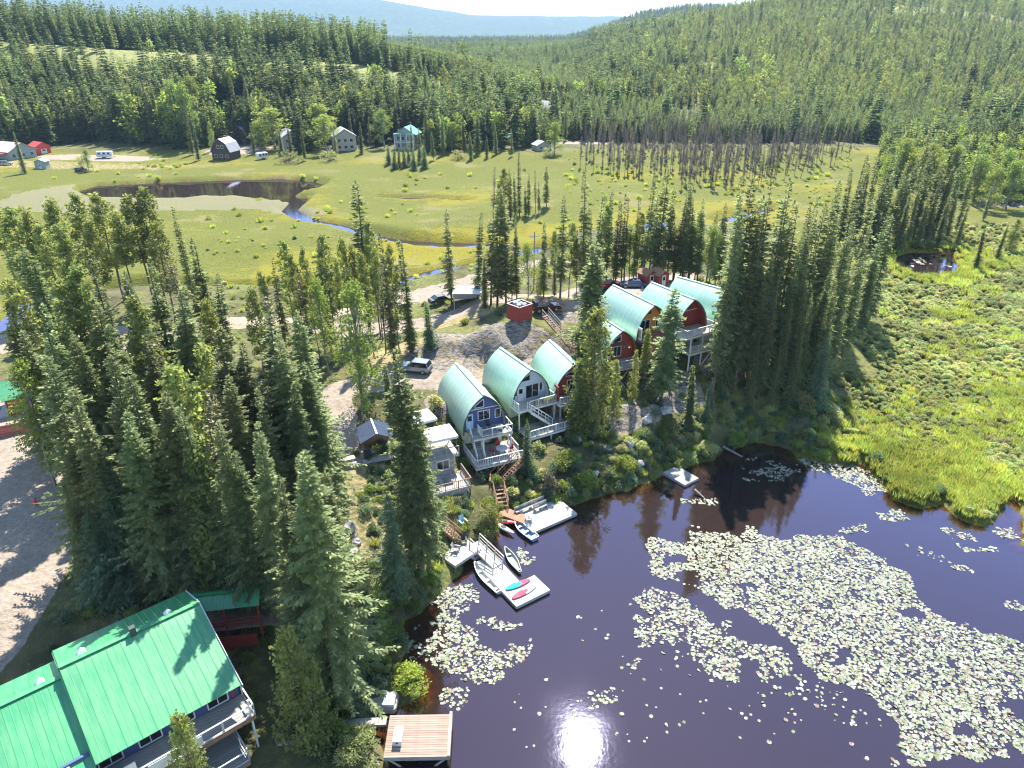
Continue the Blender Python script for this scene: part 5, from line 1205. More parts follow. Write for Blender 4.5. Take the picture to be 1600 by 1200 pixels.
# walkway from the shore platform to it
a, b = gp(748, 860, .9), gp(789, 917, .44)
def walkway(name, a, b, width, mat, label, rails=(0, 0), railmat=None, w=.3, cat='gangway'):
    a, b = Vector(a), Vector(b); d = b - a; yaw = math.atan2(d.y, d.x); L_ = d.length; pit = math.asin(d.z / L_)
    t = empty(name, a, yaw, label, cat); t.rotation_euler = (0, -pit, yaw)
    planks(t, 0, L_, -width / 2, width / 2, 0, mat, 'y', w, .05, .02)
    for s in (-1, 1): MB().bar((0, s * (width / 2 - .05), -.15), (L_, s * (width / 2 - .05), -.15), .08, .2).build('stringer', mat, t)
    for s, on in zip((-1, 1), rails):
        if on: railing((0, s * width / 2, 0), (L_ * on, s * width / 2, 0), railmat or M_PALEW, t, bal=0, rails=3)
    return t
walkway('floating_walkway', gp(757, 872, .45), gp(800, 918, .44), 2.3, M_PALEW, 'bleached plank walkway joining the shore ramp to the paddle-board dock', w=.28)
walkway('shore_ramp', gp(741, 848, 1.25), gp(778, 884, .55), 1.3, M_PALEW, 'pale sloping ramp with handrails leading down to the boats', (1, 1), M_PALEW)
t, L_ = platform('shore_deck', (711, 884), (752, 857), 3.0, 1.3, M_PALEW, M_PALEW, 'small pale deck on piles holding two dark chairs', along='y')
# second dock with benches
t, L_ = platform('bench_dock', (833, 832), (902, 802), 4.3, .5, M_PALEW, M_GREYW, 'pale wooden dock with long benches beside the blue rowboat', along='y', w=.3)
BD, BDL = t, L_
walkway('boardwalk', gp(783, 797, .95), gp(822, 812, .56), 1.5, M_BROWNW, 'brown boardwalk from the foot of the stairs to the bench dock', w=.3)
t, L_ = platform('small_dock', (1070, 758), (1092, 747), 3.6, .4, M_GREYW, M_GREYW, 'small grey dock tucked under the rocky bank', along='x', w=.28)
t, L_ = platform('lower_dock', (599, 1184), (703, 1182), 3.75, 1.15, M_REDDECK, M_GREYW, 'large reddish plank dock on piles near the lodge shore', along='x', w=.21, th=.35)
LD, LDL = t, L_
MB().box((LDL - .12, 1.9, .12), (.2, 3.9, .18)).build('bumper_rail', M_PALEW, t)
brace(t, [((.3, .1, -.3), (1.4, .1, -1.4)), ((LDL - .3, .1, -.3), (LDL - 1.4, .1, -1.4))], M_PALEW)
walkway('plank_bridge', gp(536, 1130, 1.1), gp(604, 1126, 1.17), .7, M_GREYW, 'narrow grey plank bridge reaching the reddish dock', w=.3)
# storage box on the lower dock
o = MB().box((0, 0, .28), (.62, 1.25, .5)).build('dock_box', M_WHITE, None, LD.matrix_basis @ Vector((.95, 1.55, 0)), 0)
tag(o, 'white storage box standing on the reddish plank dock', 'box'); MB().box((0, 0, .56), (.68, 1.32, .06)).build('lid', M_TARPW, o); MB().box((0, -.68, .4), (.2, .04, .06)).build('latch', M_BLACK, o)
# bench dock furniture
def bench(name, L_, label, parent_m, loc, rz, mat=M_GREYW):
    t = empty(name, parent_m @ Vector(loc), rz, label, 'bench')
    MB().box((L_ / 2, .22, .43), (L_, .42, .05)).build('seat', mat, t)
    for z in (.62, .82): MB().box((L_ / 2, .47, z), (L_, .05, .15)).build('back_slat', mat, t)
    for x in (.15, L_ / 2, L_ - .15):
        MB().box((x, .24, .2), (.08, .42, .4)).build('leg', mat, t); MB().bar((x, .5, .0), (x, .5, .9), .07).build('back_post', mat, t)
    return t
bm_ = BD.matrix_basis; byaw = BD.rotation_euler[2]
BD_B = [bench('dock_bench', 4.3, 'long weathered bench along the back of the bench dock', bm_, (.2, 3.55, 0), byaw), bench('dock_bench', 1.9, 'short weathered bench in front of the long dock bench', bm_, (2.3, 2.75, 0), byaw)]
def adirondack(label, loc, rz, mat, group=None):
    t = empty('deck_chair', loc, rz, label, 'chair', group)
    MB().box((0, 0, .34), (.56, .52, .04)).build('seat', mat, t)
    for k in range(4): MB().bar((-.21 + .14 * k, .24, .34), (-.24 + .16 * k, .52, 1.0), .12, .03).build('back_slat', mat, t)
    for s in (-1, 1): MB().box((s * .34, .02, .58), (.13, .72, .04)).build('armrest', mat, t); MB().box((s * .32, -.24, .28), (.06, .08, .58)).build('leg', mat, t); MB().bar((s * .3, -.2, .3), (s * .3, .5, .03), .05, .1).build('leg', mat, t)
    return t
adirondack('white slatted chair on the bench dock', bm_ @ Vector((.9, 2.1, .0)), byaw + 2.6, M_WHITE)
adirondack('black slatted chair on the small shore deck, by its railing', gp(724, 849, 1.3), .2, M_BLACK); adirondack('grey slatted chair at the edge of the shore deck', gp(713, 862, 1.3), 1.3, M_GREYW)
adirondack('pale blue chair on the bank above the shore deck', land_at(724, 822), .6, M_LBLUE)
railing((0, 0, 0), (2.6, .8, 0), M_BROWNW, None, name='bank_railing') if False else None

# timber stairs from the navy cabin's lower deck to the boardwalk
mwA = CAB_A.matrix_basis
top = mwA @ Vector((3.0, -4.9, -2.75)); mid = mwA @ Vector((-.6, -5.6, -4.6)); mid2 = mid + Vector((.9, -.9, 0)); foot = gp(786, 794, 1.0)
stair('timber_stairs', None, top, mid + Vector((.5, 0, 0)), 1.1, M_BROWNW, M_BROWNW, label='upper flight of brown timber stairs below the navy cabin deck', cat='stairs')
lt = empty('stair_landing', (mid.x, mid.y, mid.z), 0, 'brown timber landing between the two stair flights', 'landing')
planks(lt, -.7, .9, -1.3, .8, 0, M_BROWNW, 'x', .3)
for x, y in ((-.6, -1.2), (.8, -1.2), (-.6, .7)): MB().bar((x, y, -2.2), (x, y, -.03), .14).build('post', M_BROWNW, lt)
railing((-.68, -1.3, 0), (-.68, .8, 0), M_BROWNW, lt, bal=0, rails=3)
stair('timber_stairs', None, (mid.x + .3, mid.y - 1.3, mid.z), foot, 1.25, M_BROWNW, M_BROWNW, label='lower flight of brown timber stairs reaching the boardwalk', cat='stairs')
# stairs over the outcrop, beside the maroon car
stair('rock_stairs', None, gp(852, 492, 12.6), gp(900, 548, 9.0), 1.2, M_BROWNW, M_GREYW, label='weathered timber stairs climbing the outcrop below the maroon car', cat='stairs')
stair('bank_stairs', None, gp(694, 824, 3.0), gp(722, 846, 1.35), 1.1, M_BROWNW, M_BROWNW, label='short brown stairs down to the small shore deck', cat='stairs')

def hull(t, L_, wd, h, outer, inner, transom=.8, seats=3, seatmat=None, pts=9, rimmat=None):
    """open boat: bow at +x; shell, rim, thwarts"""
    V, Fc = [], []
    for k in range(pts + 1):
        u = k / pts; x = -L_ / 2 + L_ * u
        half = wd / 2 * (transom + (1 - transom) * min(1, u * 2.5)) * (1 - max(0, (u - .45) / .55) ** 2.2) + .01
        sh = h * (1 + .35 * u ** 2); keel = .04 + .22 * max(0, u - .6) ** 2 * h * 4
        V += [(x, half, sh), (x, half * .82, keel + h * .25), (x, 0, keel), (x, -half * .82, keel + h * .25), (x, -half, sh)]
    for k in range(pts):
        b = k * 5
        for q in range(4): Fc.append((b + q, b + q + 1, b + 6 + q, b + 5 + q))
    Fc.append((4, 3, 2, 1, 0))
    me = bpy.data.meshes.new('shell'); me.from_pydata(V, [], Fc); me.materials.append(outer); me.materials.append(inner); me.update()
    o = link('shell', me, t); md = o.modifiers.new('thick', 'SOLIDIFY'); md.thickness = .045; md.offset = 1; md.material_offset = 0
    m = MB()
    for s in (0, 4):
        for k in range(pts): m.bar(V[k * 5 + s], V[k * 5 + 5 + s], .06, .06)
    m.bar(V[0], V[4], .06, .06); m.build('rim', rimmat or outer, t)
    for k in range(seats):
        u = .12 + .62 * k / max(1, seats - 1); x = -L_ / 2 + L_ * u; half = wd / 2 * (transom + (1 - transom) * min(1, u * 2.5)) * (1 - max(0, (u - .45) / .55) ** 2.2)
        MB().box((x, 0, h * .72), (.30, half * 1.86, .05)).build('thwart', seatmat or outer, t)
M_ALU = pm('white_boat_paint', (.74, .74, .70), (.60, .60, .57), 3, .4, spec=.6); M_BOATIN = pm('boat_inside', (.30, .30, .29), None, 3, .7)
M_BLUEB = pm('blue_boat_paint', (.20, .33, .50), (.15, .26, .42), 3, .4, spec=.6)
M_CANOE = pm('weathered_canoe', (.36, .36, .30), (.22, .23, .19), 3, .6)
def boat(name, bow, stern, z, wd, h, outer, inner, label, cat='boat', **k):
    A, B = gp(*stern, z), gp(*bow, z); d = B - A; c = (A + B) / 2
    t = empty(name, c, math.atan2(d.y, d.x), label, cat); hull(t, d.length, wd, h, outer, inner, **k); return t
boat('rowboat', (741, 885), (783, 928), -.08, 1.45, .5, M_ALU, M_BOATIN, 'white open rowboat moored against the paddle-board dock')
boat('rowboat', (804, 820), (836, 846), -.08, 1.3, .5, M_BLUEB, M_BLUEB, 'blue open rowboat moored below the bench dock', rimmat=M_ALU)
boat('canoe', (789, 860), (813, 898), -.05, .95, .42, M_CANOE, M_CANOE, 'thin weathered grey canoe beside the pale walkway', transom=.25, seats=2)
M_KRED = pm('red_plastic', (.55, .05, .035), None, 3, .4); 
def kayak(bow, stern, mat, label, zo=.35):
    A, B = land_at(*stern), land_at(*bow); A.z = max(A.z, .1); B.z = max(B.z, .1); d = B - A; c = (A + B) / 2
    t = empty('kayak', c, math.atan2(d.y, d.x), label, 'kayak'); L_ = 3.0; m = MB(); ring = []
    n = 10
    for k in range(n + 1):
        u = k / n; r = .36 * math.sin(math.pi * (.03 + .94 * u)) ** .6; x = -L_ / 2 + L_ * u; ring.append([(x, r * math.cos(a_), .2 + r * .55 * math.sin(a_) + .25 * abs(u - .5) ** 2) for a_ in [2 * math.pi * q / 8 for q in range(8)]])
    V = [p for r_ in ring for p in r_]; m.add(V, [(k * 8 + q, k * 8 + (q + 1) % 8, k * 8 + 8 + (q + 1) % 8, k * 8 + 8 + q) for k in range(n) for q in range(8)] + [tuple(range(7, -1, -1)), tuple(range(n * 8, n * 8 + 8))])
    m.build('hull', mat, t, smooth=True)
    ck = MB(); R_ = [(.42 * math.cos(2 * math.pi * q / 12), .2 * math.sin(2 * math.pi * q / 12), .41) for q in range(12)]; ck.slab(R_, .05); ck.build('cockpit', M_BLACK, t)
    return t
kayak((776, 815), (800, 824), M_KRED, 'red kayak pulled up on the bank by the blue rowboat'); kayak((778, 823), (796, 836), M_TARPW, 'white kayak lying beside the red one on the bank'); kayak((781, 808), (802, 813), M_ALU, 'pale kayak lying behind the red one on the bank')
# paddle boards
M_TEAL = pm('teal_foam', (.04, .34, .33), None, 3, .85, spec=.1); M_PINK = pm('pink_foam', (.48, .09, .14), None, 3, .85, spec=.1)
def sup(a, b, m1, m2, label, fin=True):
    A, B = gp(*a, .47), gp(*b, .47); d = B - A; L_ = d.length * 1.08; t = empty('paddle_board', (A + B) / 2, math.atan2(d.y, d.x), label, 'paddle board')
    def half(u0, u1, mat, nm):
        n = 9; up = []
        for k in range(n + 1): u = u0 + (u1 - u0) * k / n; up.append((-L_ / 2 + L_ * u, .36 * max(.02, math.sin(math.pi * min(1, .04 + .92 * u))) ** .55))
        P = [(x, w, .11) for x, w in up] + [(x, -w, .11) for x, w in reversed(up)]
        MB().slab(list(reversed(P)), .10).build(nm, mat, t)
    half(0, .5, m1, 'tail_half'); half(.5, 1, m2, 'nose_half')
    MB().box((-.1, 0, .122), (L_ * .36, .42, .015)).build('traction_pad', m1 if m1 is not M_WHITE else m2, t)
    return t
sup((792, 921), (826, 907), M_TEAL, M_PINK, 'paddle board half teal and half pink on the dock'); sup((802, 935), (836, 916), M_PINK, M_WHITE, 'white paddle board with pink tail at the dock end')
# covered pontoon by the lower dock
M_BEIGE = pm('faded_beige_deck', (.42, .42, .34), (.28, .30, .24), 1.2, .8)
A, yaw, L_ = local_frame((540, 1108), (618, 1110), .6)
t = empty('pontoon_raft', A, yaw, 'beige flat raft with a white seat at its lake end, beached by the plank bridge', 'raft')
def rrect(x0, x1, y0, y1, r, n=4):
    P = []
    for cx, cy_, a0 in ((x1 - r, y0 + r, -90), (x1 - r, y1 - r, 0), (x0 + r, y1 - r, 90), (x0 + r, y0 + r, 180)):
        for k in range(n + 1): a_ = R(a0 + 90 * k / n); P.append((cx + r * math.cos(a_), cy_ + r * math.sin(a_)))
    return P
MB().slab([(x, y, 0) for x, y in rrect(0, L_, 0, 1.75, .35)], .45).build('hull', M_GREYW, t); MB().slab([(x, y, .07) for x, y in rrect(.1, L_ * .72, .1, 1.65, .3)], .06).build('deck_cover', M_BEIGE, t)
MB().box((L_ * .86, .88, .2), (L_ * .2, 1.3, .3)).build('seat', M_WHITE, t); MB().box((L_ * .745, .88, .22), (.12, 1.5, .34)).build('backrest', M_BLUEB, t)

# ------------------------------------------------------------------ yards, sheds, furniture
def gable_house(name, c, rz, w, d, h, rh, wall, roof, label, cat='house', eave=.4, wins=(), fl=0, gambrel=False, porch=None, grp=None, panels=True, doors=()):
    """c: ground centre of the front wall, facing local -y; ridge runs along y"""
    t = empty(name, c, rz, label, cat, grp)
    if gambrel: pr = [(w / 2, 0), (w / 2, h), (w * .33, h + rh * .62), (0, h + rh), (-w * .33, h + rh * .62), (-w / 2, h), (-w / 2, 0)]
    else: pr = [(w / 2, 0), (w / 2, h), (0, h + rh), (-w / 2, h), (-w / 2, 0)]
    for y, nm in ((0, 'front_wall'), (d - .15, 'back_wall')): MB().extrude([(x, y, z - (.5 if z == 0 else 0)) for x, z in pr], (0, .15, 0)).build(nm, wall, t)
    for s in (-1, 1): MB().box((s * (w / 2 - .08), d / 2, h / 2 - .25), (.15, d - .32, h + .5)).build('side_wall', wall, t)
    rp = [(x, z) for x, z in pr[1:-1]]
    ext = []
    for k in range(len(rp) - 1):
        (x0, z0), (x1, z1) = rp[k], rp[k + 1]
        dx, dz = x1 - x0, z1 - z0; l = math.hypot(dx, dz); nx, nz = dz / l, -dx / l
        if nz < 0: nx, nz = -nx, -nz
        e0 = eave if k == 0 else 0; e1 = eave if k == len(rp) - 2 else 0
        a_ = (x0 - dx / l * e0 + nx * .02, z0 - dz / l * e0 + nz * .02); b_ = (x1 + dx / l * e1 + nx * .02, z1 + dz / l * e1 + nz * .02)
        MB().extrude([(a_[0], -eave, a_[1]), (b_[0], -eave, b_[1]), (b_[0] + nx * .12, -eave, b_[1] + nz * .12), (a_[0] + nx * .12, -eave, a_[1] + nz * .12)], (0, d + 2 * eave, 0)).build('roof', roof, t)
    for wx, wz, ww, wh in wins: window(t, wx, wz, ww, wh, 0, M_WHITE)
    for dx_, dw in doors: door(t, dx_, 0, dw, 2.0, 0, M_WHITE)
    return t
# gazebo with slate-blue roof
g = land_at(588, 706)
t = empty('gazebo', g, .35, 'open timber gazebo with slate-blue gable roof above the slope', 'gazebo')
for s in (-1, 1): MB().extrude([(s * 2.0, -1.9, 2.35), (0, -1.9, 3.3), (0, -1.9, 3.4), (s * 2.0, -1.9, 2.45)], (0, 3.8, 0)).build('roof', M_DKBLUE, t)
MB().bar((0, -1.95, 3.42), (0, 1.95, 3.42), .22, .04).build('ridge_cap', M_STEEL, t)
for x in (-1.7, 1.7):
    for y in (-1.6, 1.6): MB().bar((x, y, -.6), (x, y, 2.5), .14).build('post', M_BROWNW, t)
planks(t, -1.9, 1.9, -2.6, 1.8, .15, M_GREYW, 'x', .3)
MB().box((0, 1.6, 1.1), (3.3, .08, 1.9)).build('back_panel', M_BROWNW, t)
o = empty('barbecue', t.matrix_basis @ Vector((-1.2, -1.5, .16)), .3, 'black barbecue at the gazebo corner', 'barbecue')
MB().box((0, 0, .45), (.8, .5, .7)).build('cabinet', M_BLACK, o); MB().tube((-.42, 0, .85), (.42, 0, .85), .26, n=10).build('hood', M_BLACK, o); MB().box((.62, 0, .78), (.42, .42, .04)).build('side_shelf', M_STEEL, o)
def picnic(c, rz, label, mat=M_GREYW):
    t = empty('picnic_table', c, rz, label, 'table')
    for k in range(5): MB().box((0, -.32 + .16 * k, .75), (1.85, .145, .05)).build('top_board', mat, t)
    for s in (-1, 1):
        MB().box((0, s * .72, .44), (1.85, .27, .05)).build('bench_board', mat, t)
        for q in (-1, 1): MB().bar((s * .65, q * .15, .72), (s * .65, q * .75, -.05), .09, .05).build('leg', mat, t)
        MB().bar((s * .65, -.8, .4), (s * .65, .8, .4), .06, .09).build('cross_bar', mat, t)
    return t
picnic(land_at(543, 727), .45, 'weathered picnic table on the dirt path by the gazebo', M_PALEW)
# terrace with white canopies beside the navy cabin
g = gp(706, 772, 2.6); yawT = .42
t = empty('terrace_hut', (g.x, g.y, 4.0), yawT, 'small grey hut with pale deck and board parapet beside the navy cabin', 'hut')
deck(t, -2.6, 2.0, -1.2, 2.2, 0, M_GREYW, M_GREYW, 'y'); 
MB().box((-.4, -1.26, -1.0), (3.6, .1, 1.9)).build('skirting', M_GREYW, t)
railing((-2.6, -1.15, 0), (2.0, -1.15, 0), M_BROWNW, t, bal=.25); railing((2.0, -1.15, 0), (2.0, 2.2, 0), M_REDDECK, t, bal=.16)
MB().box((-.6, 2.3, 1.05), (3.6, .12, 2.3)).build('wall', M_GREYW, t); window(t, -.2, .7, 1.5, 1.2, 2.24, M_WHITE, mull=2)
deck(t, -2.6, 1.9, 2.4, 6.4, 2.3, M_GREYW, M_GREYW, 'y'); railing((-2.6, 2.45, 2.3), (1.9, 2.45, 2.3), M_GREYW, t, bal=0)
posts(t, [(-2.4, -1.0), (1.9, -1.0), (-2.4, 2.1), (1.9, 2.1)], -.1, M_BROWNW, .15)
HUT = t
def canopy(c, rz, w, d, h, label):
    t = empty('canopy', c, rz, label, 'canopy')
    for x in (-w / 2, w / 2):
        for y in (-d / 2, d / 2): MB().bar((x, y, 0), (x, y, h), .07).build('pole', M_BROWNW, t)
    m = MB(); V = [(-w / 2 - .15, -d / 2 - .15, h), (w / 2 + .15, -d / 2 - .15, h), (w / 2 + .15, d / 2 + .15, h), (-w / 2 - .15, d / 2 + .15, h), (0, 0, h + .75)]
    m.add(V + [(x, y, z - .05) for x, y, z in V], [(0, 1, 4), (1, 2, 4), (2, 3, 4), (3, 0, 4), (6, 5, 9), (7, 6, 9), (8, 7, 9), (5, 8, 9), (0, 5, 6, 1), (1, 6, 7, 2), (2, 7, 8, 3), (3, 8, 5, 0)]); m.build('cover', M_TARPW, t)
    m = MB()
    for k in range(4): a_, b_ = Vector(V[k]), Vector(V[(k + 1) % 4]); m.extrude([a_, b_, b_ - Vector((0, 0, .3)), a_ - Vector((0, 0, .3))], (0, 0, .0) if False else ((b_ - a_).normalized().cross(Vector((0, 0, 1))) * .02))
    m.build('valance', M_TARPW, t); return t
canopy(HUT.matrix_basis @ Vector((.2, 4.2, 2.32)), yawT, 3.2, 2.8, 2.2, 'white canopy over the upper terrace beside the navy cabin')
canopy(HUT.matrix_basis @ Vector((-.6, 8.6, 2.6)), yawT + .1, 2.6, 2.6, 2.1, 'smaller white canopy behind the first, nearer the parked silver car')
# furniture on the cabins' decks
def round_table(c, label, mat, cloth=None, r=.6):
    t = empty('deck_table', c, 0, label, 'table')
    P = [(r * math.cos(2 * math.pi * k / 14), r * math.sin(2 * math.pi * k / 14), .74) for k in range(14)]; MB().slab(P, .05).build('tabletop', mat, t)
    MB().tube((0, 0, 0), (0, 0, .7), .05, n=8).build('pedestal', mat, t); MB().box((0, 0, .02), (.6, .6, .04), .4).build('foot', mat, t); return t
def chair(c, rz, mat, label, grp):
    t = empty('patio_chair', c, rz, label, 'chair', grp)
    MB().box((0, 0, .44), (.5, .5, .06)).build('seat', mat, t); MB().box((0, .25, .75), (.5, .05, .58)).build('backrest', mat, t)
    for x in (-.21, .21):
        for y in (-.21, .21): MB().bar((x, y, 0), (x, y, .43), .04).build('leg', M_WHITE, t)
    return t
yA = CAB_A.rotation_euler[2]
round_table(mwA @ Vector((1.4, -2.6, -2.74)), 'white table with red seats around it on the navy cabin lower deck', M_WHITE, r=.75)
for k, (x, y, r_, lab) in enumerate(((.2, -2.5, 1.57, 'red patio chair left of the white deck table'), (2.6, -2.6, -1.57, 'red patio chair right of the white deck table'), (1.4, -1.5, 0, 'red patio chair behind the white deck table'))): chair(mwA @ Vector((x, y, -2.74)), yA + r_, M_CLOTH, lab, 'red chairs round the deck table')
adirondack('white chair on the navy cabin upper deck by the railing', mwA @ Vector((1.5, -1.7, .01)), yA + 3.0, M_WHITE); chair(mwA @ Vector((.4, -.8, .01)), yA, M_BLACK, 'dark chair against the navy cabin front', 'chairs on cabin decks')
mwB = CAB_B.matrix_basis
for k, x in enumerate((-.4, 1.0, 2.2)):
    o = empty('planter_box', mwB @ Vector((x, -2.1, .01)), CAB_B.rotation_euler[2], f'planter box with green plants on the pale cabin deck, {ORD[k]} from left', 'planter', 'planter boxes on the pale cabin deck')
    MB().box((0, 0, .2), (1.0, .3, .4)).build('trough', M_BROWNW, o)
    v, f = clump_crown(500 + k, [(-.3, 0, .5, .25), (0, 0, .55, .28), (.3, 0, .5, .25)], .14, 400, .8); link('foliage', np_mesh('foliage', v, f, M_LEAF), o)
# bins, sheds, cars near the cabins
g = land_at(812, 497)
t = empty('bin_enclosure', g, .75, 'square red board enclosure heaped with blue-grey sacks, behind the rock', 'enclosure')
for k in range(4): MB().box((1.35 * math.cos(k * math.pi / 2), 1.35 * math.sin(k * math.pi / 2), 1.1), (.1, 2.7, 2.4), k * math.pi / 2).build('board_wall', M_RED, t)
for k in range(4): MB().box((1.38 * math.cos(k * math.pi / 2), 1.38 * math.sin(k * math.pi / 2), 2.34), (.18, 2.9, .08), k * math.pi / 2).build('cap_rail', M_PALEW, t)
_pr = random.Random(8); M_SACK = pm('blue_grey_sacking', (.16, .20, .34), (.45, .47, .52), 2.5, .6)
for k in range(9):
    m = MB(); r_ = _pr.uniform(.35, .55); V = []; n = 7
    for q in range(4):
        ph = math.pi * (q + .5) / 4
        for s in range(n): a_ = 2 * math.pi * s / n; rr = r_ * math.sin(ph) * _pr.uniform(.75, 1.15); V.append((rr * math.cos(a_), rr * math.sin(a_), r_ * .7 * math.cos(ph)))
    m.add(V, [(q * n + s, q * n + n + s, q * n + n + (s + 1) % n, q * n + (s + 1) % n) for q in range(3) for s in range(n)] + [tuple(range(n)), tuple(range(4 * n - 1, 3 * n - 1, -1))])
    m.build('sack', M_SACK, t, (_pr.uniform(-.85, .85), _pr.uniform(-.85, .85), 2.15 + _pr.uniform(-.1, .25)))
for px, py, lab in ((1017, 448, 'small red shed behind the orange cabin, nearer the blue car'), (1036, 449, 'small red shed with worn roof between two arched cabins')):
    gable_house('garden_shed', land_at(px, py), .5, 2.2, 2.4, 2.0, .7, M_RED, M_BROWNW, lab, 'shed', .2, doors=((0, .8),))
M_ROCK = pm('boulder_stone', (.42, .40, .38), (.20, .19, .185), 1.6, .92, bump=.9, bscale=5, per_obj=.15)
def boulder(px, py, r, label, grp):
    rng = np.random.default_rng(int(px * 7 + py)); g = land_at(px, py); n, k = 9, 6; V = []
    for q in range(k):
        ph = math.pi * (q + .5) / k
        for s in range(n): a_ = 6.283 * s / n; rr = r * rng.uniform(.72, 1.15); V.append((rr * math.sin(ph) * math.cos(a_), rr * math.sin(ph) * math.sin(a_), rr * .7 * math.cos(ph)))
    m = MB(); m.add(V, [(q * n + s, q * n + n + s, q * n + n + (s + 1) % n, q * n + (s + 1) % n) for q in range(k - 1) for s in range(n)] + [tuple(range(n)), tuple(range(k * n - 1, (k - 1) * n - 1, -1))])
    tag(m.build('boulder', M_ROCK, None, (g.x, g.y, g.z + r * .25)), label, 'boulder', grp)
for k, (px, py, r) in enumerate(((520, 815, .9), (540, 830, 1.1), (528, 850, 1.0), (548, 868, .9), (535, 880, .7), (556, 850, .6), (527, 800, .7))): boulder(px, py, r, f'grey boulder on the bank between spruces and gazebo, {ORD[k]} in the pile', 'boulders on the bank below the gazebo')
for k, (px, py, r) in enumerate(((1040, 645, .9), (1010, 665, .7), (1075, 660, .8), (950, 705, .7), (985, 700, .6), (905, 690, .6), (1000, 730, .5), (930, 745, .5))): boulder(px, py, r, f'grey rock on the lake slope below the red cabins, {ORD[k]} of the scattered ones', 'rocks on the lake slope')

M_TYRE = M_BLACK; M_RIM = M_STEEL
def car(px, py, rz, kind, paint, label):
    g = land_at(px, py); 
    t = empty('parked_' + ('pickup' if kind == 'pickup' else 'car'), (g.x, g.y, g.z + .02), rz, label, 'car' if kind != 'pickup' else 'pickup', 'vehicles parked behind the cabins')
    L_, wd = (4.6, 1.82) if kind != 'pickup' else (5.4, 1.9)
    if kind == 'suv': lo = [(-2.3, .35), (-2.3, .95), (-2.2, 1.08), (1.05, 1.05), (2.1, .92), (2.3, .72), (2.3, .35)]; hi = [(-2.2, 1.08), (-1.95, 1.68), (.15, 1.70), (1.0, 1.06)]
    elif kind == 'sedan': lo = [(-2.3, .35), (-2.3, .85), (-2.1, .98), (1.0, .95), (2.1, .82), (2.3, .62), (2.3, .35)]; hi = [(-1.75, .98), (-1.0, 1.42), (.2, 1.44), (1.05, .95)]
    else: lo = [(-2.7, .5), (-2.7, 1.05), (-.6, 1.05), (1.2, 1.08), (2.5, .98), (2.7, .75), (2.7, .5)]; hi = [(-.65, 1.06), (-.55, 1.75), (.75, 1.76), (1.35, 1.08)]
    m = MB(); m.extrude([(x, -wd / 2, z) for x, z in lo], (0, wd, 0)); o = m.build('body', paint, t)
    md = o.modifiers.new('soft', 'BEVEL'); md.width = .09; md.segments = 2
    inn = .17; V = [(x, -wd / 2 + (.03 if k in (0, len(hi) - 1) else inn), z) for k, (x, z) in enumerate(hi)]; V2 = [(x, -y, z) for x, y, z in V]; n = len(V)
    m = MB(); m.add(V + V2, [tuple(range(n)), tuple(range(2 * n - 1, n - 1, -1))] + [(k, n + k, n + (k + 1) % n, (k + 1) % n) for k in range(n)]); cb = m.build('cabin', M_GLASS, t)
    (x1, z1), (x2, z2) = hi[1], hi[2]; MB().box(((x1 + x2) / 2, 0, (z1 + z2) / 2 + .02), (x2 - x1 + .1, wd - 2 * inn + .04, .06)).build('roof_panel', paint, t)
    for k in range(n - 1):
        for s in (-1, 1):
            p, q = Vector(V[k]), Vector(V[k + 1]); p.y *= s; q.y *= s
            if k != 1: MB().bar(p + Vector((0, s * .0, .01)), q + Vector((0, 0, .01)), .09, .07).build('pillar', paint, t)
    MB().bar(((x1 + x2) / 2, -wd / 2 + .08, (z1 + lo[2][1]) / 2 - .3), ((x1 + x2) / 2, -wd / 2 + inn - .02, z1), .08, .04).build('pillar', paint, t)
    for x in (-L_ * .31, L_ * .31):
        for s in (-1, 1):
            w = MB().tube((x, s * (wd / 2 - .2), .34), (x, s * (wd / 2 + .02), .34), .34, n=16).build('wheel', M_TYRE, t); MB().tube((x, s * (wd / 2 + .0), .34), (x, s * (wd / 2 + .035), .34), .21, n=12).build('rim', M_RIM, w)
    for s in (-1, 1):
        MB().box((L_ / 2 - .01, s * wd * .36, .70), (.08, .34, .16)).build('headlight', M_TARPW, t); MB().box((-L_ / 2 + .0, s * wd * .38, .80), (.06, .26, .18)).build('tail_light', M_KRED, t)
    MB().box((L_ / 2, 0, .45), (.1, wd * .94, .2)).build('bumper', M_BLACK, t); MB().box((-L_ / 2, 0, .45), (.1, wd * .94, .2)).build('bumper', M_BLACK, t)
    if kind == 'pickup': MB().box((-1.7, 0, 1.06), (1.8, 1.55, .03)).build('bed', M_BLACK, t)
    return t
def carpaint(n, c): return pm(n, c, tuple(q * .95 for q in c), 1, .22, .35, spec=.8)
M_MAROON, M_CBLUE, M_CRED, M_SILVER = carpaint('maroon_paint', (.05, .010, .016)), carpaint('steel_blue_paint', (.07, .11, .20)), carpaint('red_paint', (.42, .025, .03)), carpaint('silver_paint', (.26, .30, .33))
car(853, 488, .28, 'suv', M_MAROON, 'maroon estate car parked beside the red bin enclosure'); car(990, 450, 3.0, 'sedan', M_CBLUE, 'blue sedan parked behind the orange-fronted cabin'); car(951, 450, .25, 'suv', M_CRED, 'red car parked next to the blue sedan, nearer the slim spruce')
car(649, 582, 2.9, 'suv', M_SILVER, 'silver car parked on the track behind the navy cabin'); car(690, 474, .5, 'sedan', M_TRIMG, 'dark car parked beside the white flat-roofed carport')
